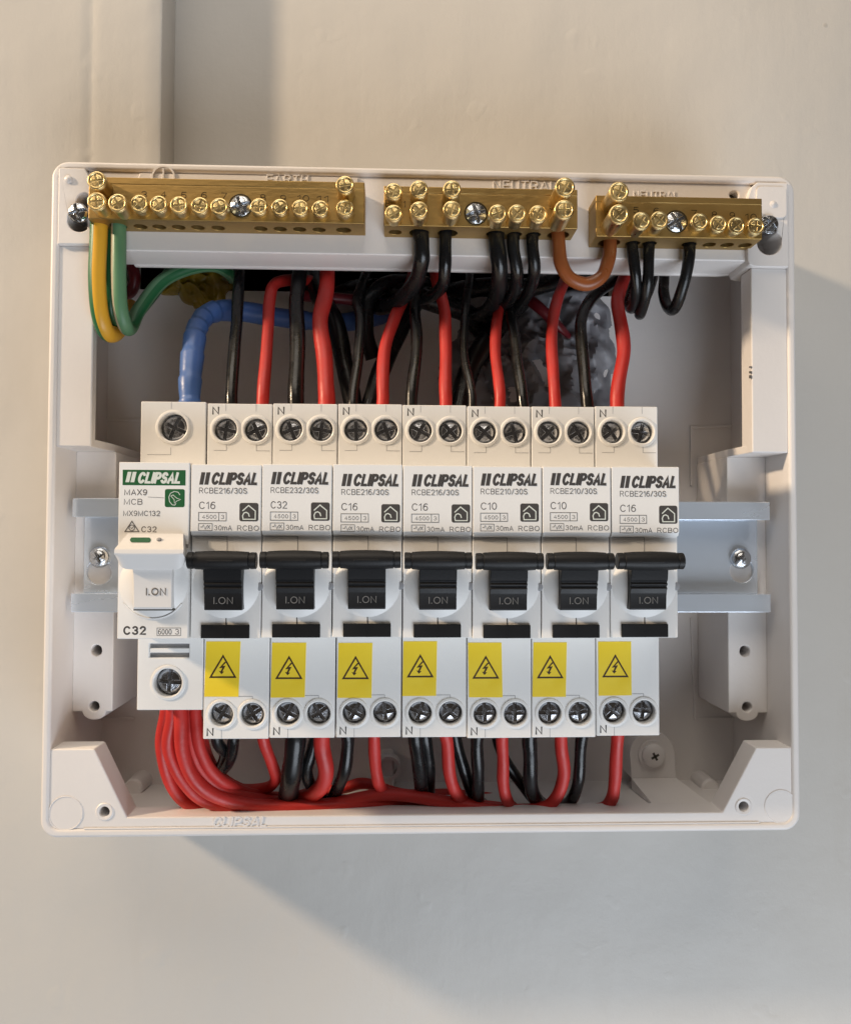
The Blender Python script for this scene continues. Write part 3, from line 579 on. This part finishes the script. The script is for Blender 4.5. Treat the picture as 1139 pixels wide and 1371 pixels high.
for (yy, zz, ins, rc) in ((-.2, zA, 1.6, 0), (-1.2, zA+.05, 1.5, 0), (-5.6, zB1+.55, .25, 0), (-6.4, zB1, 0, 0), (-6.6, zB1-1.2, 0, 0)): rows.append([(x0+ins+(x1-x0-2*ins)*k/nseg, yy, zz) for k in range(nseg+1)])
for fr in (.35, .7, 1.0):
    row = []
    for k in range(nseg+1):
        u_ = k/nseg; e = min(u_, 1-u_)*(x1-x0); rc = 2.6
        drop = (zB1-1.2-zC); cut = rc-math.sqrt(max(0, rc*rc-max(0, rc-e)**2)) if e < rc else 0
        row.append((x0+(x1-x0)*u_, -6.6+fr*2.4, zB1-1.2-(drop-cut)*fr))
    rows.append(row)
rows.append([(x, -3.2, zz+.25) for x, y, zz in rows[-1]]); rows.append([(x*0.93, -.2, zz+1.5) for x, y, zz in rows[-1]])
n = nseg+1; hood.add([v for r in rows for v in r], [(j*n+k, j*n+k+1, (j+1)*n+k+1, (j+1)*n+k) for j in range(len(rows)-1) for k in range(nseg)])
m_ = len(rows); hood.add([r[0] for r in rows], [tuple(range(m_))]); hood.add([r[-1] for r in rows], [tuple(range(m_))])
hd_ = hood.build('toggle_hood', 'dolly', tg, bevel=.3, smooth=50)
# green pill lies on the sloping top of the hood
sl = math.atan2(zB1+.55-zA-.05, -6.8)
def on_slope(px, k): yy = -1.2-4.4*k; zz = zA+.05+(zB1+.5-zA)*k; return (P(px, 724, yy).x-cx, yy-.06, zz+.1)
pill = []
L0, L1 = 174, 202
for px, k in [(L0+2, .34), (L0+.4, .45), (L0, .52), (L0+.4, .6), (L0+2, .7), (L1-2, .7), (L1-.4, .6), (L1, .52), (L1-.4, .45), (L1-2, .34)]: pill.append(on_slope(px, k))
MB().add(pill, [tuple(range(len(pill)))]).build('green_flag', 'green', hd_)
a = on_slope(213, .5); MB().lathe([(.6, -.4), (.6, .25), (.35, .4), (0, .42)], a, d=(0, -.5, .86), n=14).build('pip', 'slotgrey', hd_)
a = P(246, 731, 0); MB().box(a.x-cx-.6, HW-.1, -.05, .3, a.z-.45, a.z+.45).build('latch_notch', 'slotgrey', fc)
t.location = (cx*S, 0, 0)
# ------------------------------------------------------------------ brass terminal bars
YBAR = 24.0
def bar(name, label, pxl, pxr, pyt_l, pyt_r, pyb_l, pyb_r, screws, steel, holes, nums, group=None):
    a, b = P(pxl, pyt_l, YBAR), P(pxr, pyt_r, YBAR); c, d = P(pxl, pyb_l, YBAR), P(pxr, pyb_r, YBAR)
    zt_, zb_ = (a.z+b.z)/2, (c.z+d.z)/2
    t = tag(empty(name), label, 'terminal bar', group)
    hl = [circ(P(px, 315, YBAR+5.4).x, YBAR+5.4, r, 18) for px, r in holes]
    bd = MB().prism([(a.x, YBAR), (b.x, YBAR), (b.x, YT-.02), (a.x, YT-.02)], 'z', zb_, zt_-2.0, hl)
    bd.build('bar', 'brass', t, bevel=.25, clamp=False)
    MB().box(a.x, b.x, YBAR, YT-.02, zt_-1.99, zt_).build('bar_top', 'brass', t, bevel=.25)
    # plug of shadow is real: each entry bore is closed inside by its clamp
    for px, py, kind in screws:
        yh, r = {'t': (15.0, 2.85), 'm': (18.6, 2.65), 'n': (20.9, 2.55), 's': (21.6, 2.5)}[kind]; yh += random.uniform(-.6, .6)
        p = P(px, py, yh); mb = MB(); mb.lathe([(r*.93, yh-YBAR-.2), (r*.93, -.7), (r, -.6), (r, 0)], p, n=20)
        mb.lathe([(r, 0), (r*.99, .3), (r*.93, .55), (r*.8, .62), (r*.72, .35), (0, .35)], p, n=22); cross_head(mb, p+Vector((0, -.15, 0)), r*.72, .5, .6, random.uniform(0, 1.57), dome=.7); mb.build('clamp_screw', 'brass2', t, bevel=.1)
    px, py = steel; p = P(px, py, YBAR); mb = MB(); mb.lathe([(3.45, 0.0), (3.45, .03), (0, .03)], p, n=26); mb.build('recess_shade_disc', 'brassink', t)  # flat dark disc: painted shade of a recess around the screw
    mb = MB(); p = P(px, py, YBAR-.6); cross_head(mb, p, 3.0, .8, .95, random.uniform(.2, .9)); mb.build('fixing_screw', 'steel', t, bevel=.12)
    for s, px, py in nums:
        p = P(px, py, YBAR); wd = .85*len(s); text(s, p.x-wd, p.z-.95, p.x+wd, p.z+.95, YBAR, 'brassink', t, 'stamped_numeral')
    return t
bar('earth_terminal_bar', 'long brass earth terminal bar at the upper left with yellow and green wires', 119, 488, 237, 242.5, 293.5, 298.5,
    [(130, 242, 'm'), (130, 270, 'm'), (158, 272, 'm'), (187, 273, 'n'), (213, 274, 'n'), (240, 275, 'n'), (268, 276, 'n'), (294, 277, 'n'), (347, 277, 's'), (375, 278, 's'), (402, 279, 's'), (429, 280, 's'), (462, 248, 'm'), (462, 279, 'n')],
    (322, 275), [(133, 2.4), (158, 2.4)]+[(x, 1.9) for x in (188, 213, 239, 265, 292, 349, 375, 401, 427)]+[(460, 2.2)],
    [('3', 193, 260), ('4', 219, 260), ('5', 246, 261), ('6', 273, 261), ('7', 300, 262), ('8', 352, 264), ('9', 379, 265), ('10', 406, 265), ('11', 432, 266)])
bar('neutral_terminal_bar', 'brass neutral terminal bar in the middle, with the thick brown loop at its right end', 514, 773, 248, 253.5, 301, 306.5,
    [(527, 257, 'n'), (561, 254, 'm'), (605, 254, 'm'), (756, 251, 't'), (527, 286, 'n'), (561, 282, 'm'), (605, 281, 'm'), (666, 286, 'm'), (692, 286, 'm'), (720, 287, 'm'), (755, 281, 't')],
    (637, 285.5), [(529, 1.9), (561, 2.9), (599, 2.9), (663, 2.7), (689, 2.1), (714, 2.1), (747, 3.2)],
    [('E', 520, 272), ('1', 544, 273), ('5', 739, 276)], 'brass neutral bars')
bar('neutral_terminal_bar', 'shorter brass terminal bar at the right numbered up to 10, with black wires', 797.5, 1020, 257, 269, 313, 323,
    [(828, 257, 't'), (828, 287, 't'), (858, 296, 'm'), (882, 295, 'm'), (936, 297, 'n'), (961, 300, 'n'), (985, 302, 'n'), (1011, 303, 'n')],
    (905, 296.5), [(815, 3.2), (847, 2.1), (869, 2.1), (922, 2.1), (949, 1.9), (973, 1.9), (997, 1.9)],
    [('5', 851, 281), ('6', 878, 282), ('7', 929, 285), ('8', 956, 287), ('9', 980, 288), ('10', 1005, 290)], 'brass neutral bars')
# ------------------------------------------------------------------ cables: (name, label, group, material, radius, [(px, py, depth)...])
CABLES = [
 # supply
 ('cable', 'thick blue taped cable bending down into the leftmost breaker', None, 'blue', 3.2, [(254, 560, 31), (255, 520, 33), (259, 465, 38), (264, 438, 43), (282, 420, 49), (318, 416, 55), (400, 428, 62), (470, 430, 68), (540, 415, 80)]),
 ('cable', 'black cable into the first black-toggled breaker, crossing in front of the blue cable', 'black cables into breaker tops', 'blk', 1.85, [(311, 560, 31), (311, 520, 33), (314, 460, 40), (320, 400, 48), (319, 360, 54), (316, 330, 62)]),
 ('cable', 'red cable bending right at its top, into the first black-toggled breaker', 'red cables into breaker tops', 'red', 1.85, [(350, 560, 31), (352, 520, 33), (357, 460, 40), (361, 400, 48), (366, 380, 52), (385, 375, 58), (415, 376, 66), (440, 378, 78)]),
 ('cable', 'thick straight black cable into the black-toggled C32 breaker', 'black cables into breaker tops', 'blk', 2.4, [(396, 560, 31), (396, 520, 33), (397, 460, 40), (398, 400, 48), (399, 360, 54), (402, 330, 62)]),
 ('cable', 'thick kinked red cable into the black-toggled C32 breaker', 'red cables into breaker tops', 'red', 2.5, [(437, 560, 31), (436, 520, 33), (434, 475, 38), (428, 430, 43), (434, 395, 48), (438, 360, 54), (436, 330, 62)]),
 ('cable', 'thin glossy black cable curving into the breaker right of the black-toggled C32', 'black cables into breaker tops', 'blk', 1.6, [(471, 560, 31), (472, 530, 33), (479, 480, 39), (482, 430, 46), (478, 400, 52), (490, 365, 60), (500, 340, 68)]),
 ('cable', 'red cable leaning right at its top into the breaker right of the C32', 'red cables into breaker tops', 'red', 1.9, [(511, 560, 31), (511, 520, 33), (515, 470, 39), (526, 430, 46), (540, 400, 54), (550, 370, 64), (555, 350, 74)]),
 ('cable', 'black cable into the breaker left of the two C10 breakers', 'black cables into breaker tops', 'blk', 1.8, [(551, 560, 31), (552, 520, 33), (556, 470, 39), (558, 425, 46), (560, 380, 56), (566, 350, 68)]),
 ('cable', 'red cable running up behind the middle brass bar into the breaker left of the C10s', 'red cables into breaker tops', 'red', 1.9, [(596, 560, 31), (596, 520, 33), (598, 470, 39), (596, 425, 45), (588, 392, 50), (582, 360, 56), (580, 335, 64)]),
 ('cable', 'thin black cable at the N side of the left C10 breaker', 'black cables into breaker tops', 'blk', 1.4, [(632, 560, 31), (629, 520, 33), (622, 480, 39), (621, 430, 46), (624, 390, 54), (630, 350, 66)]),
 ('cable', 'red cable into the left C10 breaker', 'red cables into breaker tops', 'red', 1.7, [(668, 560, 31), (668, 520, 33), (663, 475, 39), (664, 430, 46), (668, 395, 56), (672, 360, 70)]),
 ('cable', 'black cable leaning left at its top, above the right terminal of the left C10 breaker', 'black cables into breaker tops', 'blk', 1.8, [(703, 560, 31), (699, 525, 33), (690, 480, 39), (686, 430, 46), (684, 395, 54), (682, 360, 66)]),
 ('cable', 'red cable running up to the brown loop from the right C10 breaker', 'red cables into breaker tops', 'red', 1.8, [(744, 560, 31), (743, 520, 33), (738, 470, 39), (741, 430, 44), (748, 398, 50), (756, 375, 58), (764, 350, 68)]),
 ('cable', 'black cable curving right behind the brown loop, from the right C10 breaker', 'black cables into breaker tops', 'blk', 1.9, [(787, 560, 31), (785, 520, 33), (779, 460, 40), (780, 425, 45), (796, 395, 52), (825, 374, 60), (850, 350, 68)]),
 ('cable', 'rightmost red cable, into the end C16 breaker', 'red cables into breaker tops', 'red', 2.1, [(826, 560, 31), (827, 520, 33), (833, 470, 38), (830, 430, 43), (828, 400, 48), (834, 370, 54), (842, 340, 62)]),
 # neutral bar drops
 ('cable', 'thick black cable leaving the middle brass bar and curving left', 'black cables from the brass bars', 'blk', 2.4, [(562, 300, 30), (563, 330, 30), (563, 350, 32), (556, 378, 38), (538, 400, 46), (510, 412, 58), (480, 400, 74)]),
 ('cable', 'black cable beside the thick one under the middle bar, in front of a red cable', 'black cables from the brass bars', 'blk', 1.9, [(597, 300, 30), (597, 330, 30), (597, 358, 32), (594, 382, 37), (575, 398, 48), (545, 400, 64), (520, 390, 80)]),
 ('cable', 'thick black cable just right of the steel screw of the middle bar', 'black cables from the brass bars', 'blk', 2.5, [(664, 302, 30), (665, 330, 30), (669, 365, 33), (665, 395, 42), (648, 420, 56), (620, 420, 76)]),
 ('cable', 'middle one of the three black cables hanging from the middle bar', 'black cables from the brass bars', 'blk', 1.9, [(688, 302, 30), (689, 330, 30), (693, 365, 33), (688, 392, 41), (668, 418, 56), (640, 435, 72)]),
 ('cable', 'black cable hanging from the middle bar next to the brown loop', 'black cables from the brass bars', 'blk', 1.9, [(713, 303, 30), (714, 330, 30), (716, 360, 33), (710, 388, 41), (690, 420, 54), (655, 460, 66), (620, 500, 72)]),
 ('cable', 'thick brown loop joining the two brass bars on the right', None, 'orange', 2.05, [(746, 302, 30), (747, 330, 30), (750, 352, 30), (762, 372, 30.5), (784, 380, 31), (804, 370, 30.5), (813, 350, 30), (816, 330, 30), (816, 308, 30)]),
 ('cable', 'black wire just right of the brown loop, hooking back under the right bar', 'black cables from the brass bars', 'blk', 1.7, [(846, 310, 30), (848, 335, 30), (852, 370, 32), (851, 398, 37), (846, 413, 44), (842, 400, 54), (850, 370, 66)]),
 ('cable', 'black wire second from the brown loop, hooking back under the right bar', 'black cables from the brass bars', 'blk', 1.7, [(868, 312, 30), (869, 340, 30), (868, 375, 32), (863, 405, 37), (857, 421, 43), (860, 410, 52), (875, 370, 64)]),
 ('cable', 'rightmost black wire, making a U-shaped loop under the right bar', 'black cables from the brass bars', 'blk', 1.75, [(924, 315, 30), (922, 345, 30), (914, 382, 33), (904, 412, 39), (895, 412, 45), (888, 390, 52), (888, 360, 60), (880, 340, 72)]),
 # dark mass behind
 ('cable', 'thick black cable in the shade slanting down to the left behind the glossy thin one', 'black cables in the shade', 'blk', 3.0, [(473, 545, 52), (462, 490, 54), (448, 430, 58), (425, 390, 64), (415, 350, 76)]),
 ('cable', 'thick black cable in the shade slanting behind the red cable right of the C32', 'black cables in the shade', 'blk', 3.0, [(490, 560, 50), (510, 500, 54), (530, 455, 58), (548, 420, 62), (570, 380, 76)]),
 ('cable', 'thick black cable in the shade rising steeply beside the left C10 breaker', 'black cables in the shade', 'blk', 3.6, [(612, 560, 54), (624, 510, 58), (645, 465, 60), (680, 420, 64), (710, 390, 76)]),
 ('cable', 'black cable in the shade arching behind the thick cable from the middle bar', 'black cables in the shade', 'blk', 2.6, [(500, 480, 60), (490, 440, 58), (492, 400, 56), (520, 378, 60), (560, 380, 70), (600, 390, 84)]),
 ('cable', 'black cable in the shade lying across under the middle bar', 'black cables in the shade', 'blk', 3.2, [(590, 395, 74), (640, 385, 62), (700, 385, 60), (745, 375, 66), (790, 370, 80)]),
 ('cable', 'thick black cable in the shade below the left end of the middle bar', 'black cables in the shade', 'blk', 3.4, [(455, 395, 76), (490, 385, 66), (530, 390, 62), (580, 405, 62), (625, 420, 66), (650, 450, 72)]),
 ('cable', 'red cable coloured dark for the shadow, just behind the green striped earth wire', 'red cables in the shade', 'shaded_red', 1.9, [(168, 340, 66), (180, 368, 66), (174, 392, 69), (150, 396, 73)]),
 ('cable', 'red cable coloured dark for the shade, crossing behind the kinked red cable', 'red cables in the shade', 'shaded_red', 1.9, [(395, 395, 66), (440, 398, 62), (500, 400, 66), (530, 380, 80)]),
 ('cable', 'red cable coloured dark for the shade, left of the brown loop', 'red cables in the shade', 'shaded_red', 1.9, [(690, 385, 72), (720, 410, 64), (745, 435, 66), (760, 452, 71)]),
 # bottom: blacks
 ('cable', 'left one of two black cables below the first black-toggled breaker', 'black cables below the breakers', 'blk', 1.7, [(290, 975, 31), (291, 995, 33), (300, 1010, 38), (296, 1028, 44), (285, 1045, 56), (280, 1050, 72)]),
 ('cable', 'right one of two black cables below the first black-toggled breaker', 'black cables below the breakers', 'blk', 1.7, [(313, 975, 31), (311, 995, 33), (307, 1018, 37), (297, 1034, 46), (290, 1045, 60), (288, 1048, 73)]),
 ('cable', 'thick black cable below the black-toggled C32 breaker', 'black cables below the breakers', 'blk', 3.0, [(394, 970, 31), (394, 995, 32), (392, 1025, 34), (388, 1052, 38), (384, 1072, 46), (384, 1078, 60)]),
 ('cable', 'thinner black cable between the thick black and red ones below the C32 breaker', 'black cables below the breakers', 'blk', 1.8, [(424, 975, 34), (419, 1000, 36), (411, 1030, 38), (417, 1052, 42), (428, 1066, 48), (436, 1075, 60)]),
 ('cable', 'black cable below the breaker right of the black-toggled C32', 'black cables below the breakers', 'blk', 1.9, [(464, 975, 31), (464, 1000, 33), (460, 1035, 36), (450, 1058, 42), (440, 1074, 52), (438, 1080, 66)]),
 ('cable', 'left one of the black pair below the C16 breaker left of the C10s', 'black cables below the breakers', 'blk', 2.2, [(555, 970, 31), (557, 995, 33), (561, 1030, 38), (565, 1062, 46), (566, 1075, 60)]),
 ('cable', 'right one of the black pair below the C16 breaker left of the C10s', 'black cables below the breakers', 'blk', 1.9, [(567, 970, 35), (570, 995, 37), (574, 1030, 42), (575, 1065, 50), (574, 1075, 64)]),
 ('cable', 'black cable slanting right below the left C10 breaker', 'black cables below the breakers', 'blk', 1.8, [(607, 975, 38), (613, 1000, 40), (624, 1035, 42), (637, 1065, 46), (650, 1078, 58)]),
 ('cable', 'straight black cable below the N terminal of the left C10 breaker', 'black cables below the breakers', 'blk', 1.9, [(640, 975, 31), (640, 1000, 33), (640, 1040, 37), (640, 1072, 44), (645, 1082, 58)]),
 ('cable', 'black cable slanting right between the two C10 breakers', 'black cables below the breakers', 'blk', 1.7, [(660, 970, 42), (672, 1005, 44), (692, 1040, 46), (715, 1072, 50), (735, 1082, 60)]),
 ('cable', 'thick black cable below the N terminal of the right C10 breaker', 'black cables below the breakers', 'blk', 2.2, [(709, 975, 31), (710, 1000, 33), (711, 1040, 37), (716, 1068, 43), (728, 1080, 56)]),
 ('cable', 'rightmost black cable at the bottom, below the right C10 breaker', 'black cables below the breakers', 'blk', 1.8, [(781, 975, 32), (779, 1000, 34), (775, 1045, 38), (766, 1070, 43), (752, 1080, 52)]),
 # bottom: reds
 ('cable', 'outermost red cable of the bundle below the leftmost breaker', 'red bundle from the leftmost breaker', 'red', 1.9, [(224, 935, 31), (221, 960, 32), (215, 1000, 35), (228, 1045, 38), (256, 1078, 41), (310, 1086, 43), (420, 1082, 44), (520, 1067, 45), (610, 1076, 45), (700, 1086, 45), (760, 1087, 45), (800, 1085, 46)]),
 ('cable', 'second red cable of the bundle, bowing out below the leftmost breaker', 'red bundle from the leftmost breaker', 'red', 1.9, [(232, 935, 30), (230, 962, 30.5), (226, 1002, 32), (244, 1046, 35), (280, 1074, 38), (350, 1082, 40), (440, 1077, 41), (520, 1064, 41), (600, 1074, 41), (660, 1084, 41), (720, 1084, 41), (745, 1068, 39), (756, 1035, 36), (753, 1000, 33), (752, 975, 31)]),
 ('cable', 'red cable in the middle of the bundle below the leftmost breaker', 'red bundle from the leftmost breaker', 'red', 2.0, [(241, 935, 29), (241, 965, 29), (244, 1008, 30), (266, 1050, 33), (305, 1072, 37), (360, 1080, 39), (430, 1080, 40), (500, 1075, 42), (560, 1078, 46), (620, 1084, 48)]),
 ('cable', 'thick red cable below the black-toggled C32 breaker, turning left into the bundle', 'red cables below the breakers', 'red', 2.4, [(431, 970, 31), (433, 1000, 33), (438, 1032, 35), (430, 1055, 38), (408, 1068, 43), (370, 1071, 47), (330, 1064, 50), (295, 1045, 50), (272, 1010, 42), (258, 960, 36)]),
 ('cable', 'inner red cable of the bundle, partly behind the others', 'red bundle from the leftmost breaker', 'red', 1.8, [(252, 935, 32), (253, 965, 32), (257, 1005, 33), (280, 1044, 36), (318, 1066, 40), (380, 1075, 45), (440, 1074, 50), (500, 1070, 54)]),
 ('cable', 'red cable below the first black-toggled breaker, bending back to the left', 'red cables below the breakers', 'red', 1.7, [(350, 970, 31), (354, 995, 33), (362, 1022, 37), (368, 1044, 42), (356, 1055, 47), (325, 1057, 52), (300, 1050, 54)]),
 ('cable', 'red cable at the right of the bundle, half hidden by the first black-toggled breaker', 'red bundle from the leftmost breaker', 'red', 1.8, [(262, 935, 31), (262, 965, 31), (268, 1005, 32), (290, 1040, 36), (330, 1062, 44), (380, 1068, 52), (430, 1066, 56)]),
 ('cable', 'red cable below the breaker right of the black-toggled C32', 'red cables below the breakers', 'red', 1.8, [(500, 970, 31), (501, 1000, 33), (503, 1035, 37), (509, 1055, 41), (528, 1066, 46), (560, 1070, 50)]),
 ('cable', 'red cable below the breaker left of the two C10 breakers', 'red cables below the breakers', 'red', 1.9, [(594, 975, 31), (597, 1000, 33), (603, 1040, 36), (612, 1064, 40), (630, 1078, 44), (670, 1083, 48)]),
 ('cable', 'straight red cable below the left C10 breaker', 'red cables below the breakers', 'red', 1.8, [(673, 975, 31), (673, 1000, 33), (674, 1045, 36), (679, 1074, 40), (688, 1084, 46)]),
 ('cable', 'rightmost red cable at the bottom, below the end C16 breaker', 'red cables below the breakers', 'red', 1.9, [(827, 975, 31), (826, 1000, 33), (823, 1045, 37), (820, 1070, 40), (806, 1083, 43), (770, 1087, 46)]),
 ('cable', 'dark red cable lying at the back behind the bottom bundle', 'red cables below the breakers', 'red', 1.8, [(400, 1066, 60), (460, 1056, 58), (490, 1050, 58), (540, 1064, 60), (600, 1064, 62), (690, 1072, 62)]),
]
def sheath(nm, lab, grp, m, r, pts):
    ph = random.uniform(0, 6)
    mb = MB(); rr = (lambda u: r*(0.95+0.13*((u*13) % 1)+0.05*math.sin(u*17+ph))) if m == 'blue' else (lambda u: r*(1+.03*math.sin(u*23+ph)))
    mb.tube([P(*p) for p in pts], rr, n=16, sub=14 if m == 'blue' else 8, wob=ph+1)
    o = mb.build(nm, m, smooth=60); return tag(o, lab, 'cable', grp)
for c in CABLES: sheath(*c)
# earth wires: striped insulation
def striped(lab, pts, r, idx, mats):
    mb = MB(); mb.tube([P(*p) for p in pts], r, n=24, sub=8, mi=idx); tag(mb.build('earth_wire', mats, smooth=60), lab, 'cable', 'striped earth wires')
striped('yellow earth wire with green edge, hanging at the far left', [(133, 292, 30), (132, 320, 30), (130, 370, 30), (133, 415, 31), (141, 442, 34), (152, 447, 40), (163, 435, 50), (175, 410, 64)], 2.5,
        lambda k, n: 0 if (k-1) % n > 4 and (k < 1 or k > 6) else 1, ['yel', 'grn'])
striped('green earth wire with pale stripe, looping up to the right', [(159, 295, 30), (159, 320, 30), (159, 370, 30), (161, 410, 31), (168, 436, 34), (175, 438, 40), (186, 415, 46), (215, 378, 50), (250, 360, 53), (285, 355, 56), (306, 364, 60), (312, 372, 68)], 2.15,
        lambda k, n: 1 if 2 <= k <= 7 else (2 if 14 <= k <= 17 else 0), ['pgrn', 'pale', 'grn'])
striped('dark green earth wire hidden between the yellow and the green ones', [(150, 296, 34), (149, 330, 34), (148, 380, 35), (150, 420, 38), (162, 440, 44), (175, 430, 54), (200, 400, 62), (230, 360, 70)], 1.9,
        lambda k, n: 0, ['grn'])
# yellow crumpled wrap and grey sealant on the back of the box
def lump(name, m, label, cat, pts, thick, seed, nz=26, rough=1.0):
    c = Vector((sum(P(*p).x for p in pts)/len(pts), 0, sum(P(*p).z for p in pts)/len(pts)))
    ring = [Vector((P(*p).x, 0, P(*p).z)) for p in pts]; n = len(ring); mb = MB(); vs = []; rings = 26; seg = n*12
    def edge(u):
        k = u*n; i = int(k) % n; fr = k-int(k); return ring[i].lerp(ring[(i+1) % n], fr)
    for j in range(rings+1):
        q = j/rings
        for k in range(seg):
            e = edge(k/seg); p = c.lerp(e, q); p += Vector((noise.noise(Vector((k*.15, seed, 0))), 0, noise.noise(Vector((k*.15, seed+5, 0)))))*2.0*q
            d = noise.noise(Vector((p.x*.09, seed, p.z*.09)))*1.2+(0.5-2.2*abs(noise.noise(Vector((p.x*.13+.03*p.z, seed+9, p.z*.10)))))+(0.3-1.0*abs(noise.noise(Vector((p.x*.3, seed+4, p.z*.26)))))
            h = thick*math.sqrt(max(0, 1-q*q))*(0.75+0.35*rough*d)+rough*1.2*d*(1-q)
            vs.append((p.x, Y_BACK+.3-max(0, h), p.z))
    fs = [(j*seg+k, j*seg+(k+1) % seg, (j+1)*seg+(k+1) % seg, (j+1)*seg+k) for j in range(rings) for k in range(seg)]
    mb.add(vs, fs); return tag(mb.build(name, m, smooth=50), label, cat)
lump('sealant_lump', 'putty', 'lumpy grey sealant on the back panel behind the cables above the C10 breakers', 'sealant',
     [(600, 560, 74), (585, 500, 74), (610, 440, 74), (660, 400, 74), (730, 385, 74), (800, 392, 74), (828, 440, 74), (822, 500, 74), (812, 560, 74), (700, 580, 74)], 7, 3.3, rough=2.0)
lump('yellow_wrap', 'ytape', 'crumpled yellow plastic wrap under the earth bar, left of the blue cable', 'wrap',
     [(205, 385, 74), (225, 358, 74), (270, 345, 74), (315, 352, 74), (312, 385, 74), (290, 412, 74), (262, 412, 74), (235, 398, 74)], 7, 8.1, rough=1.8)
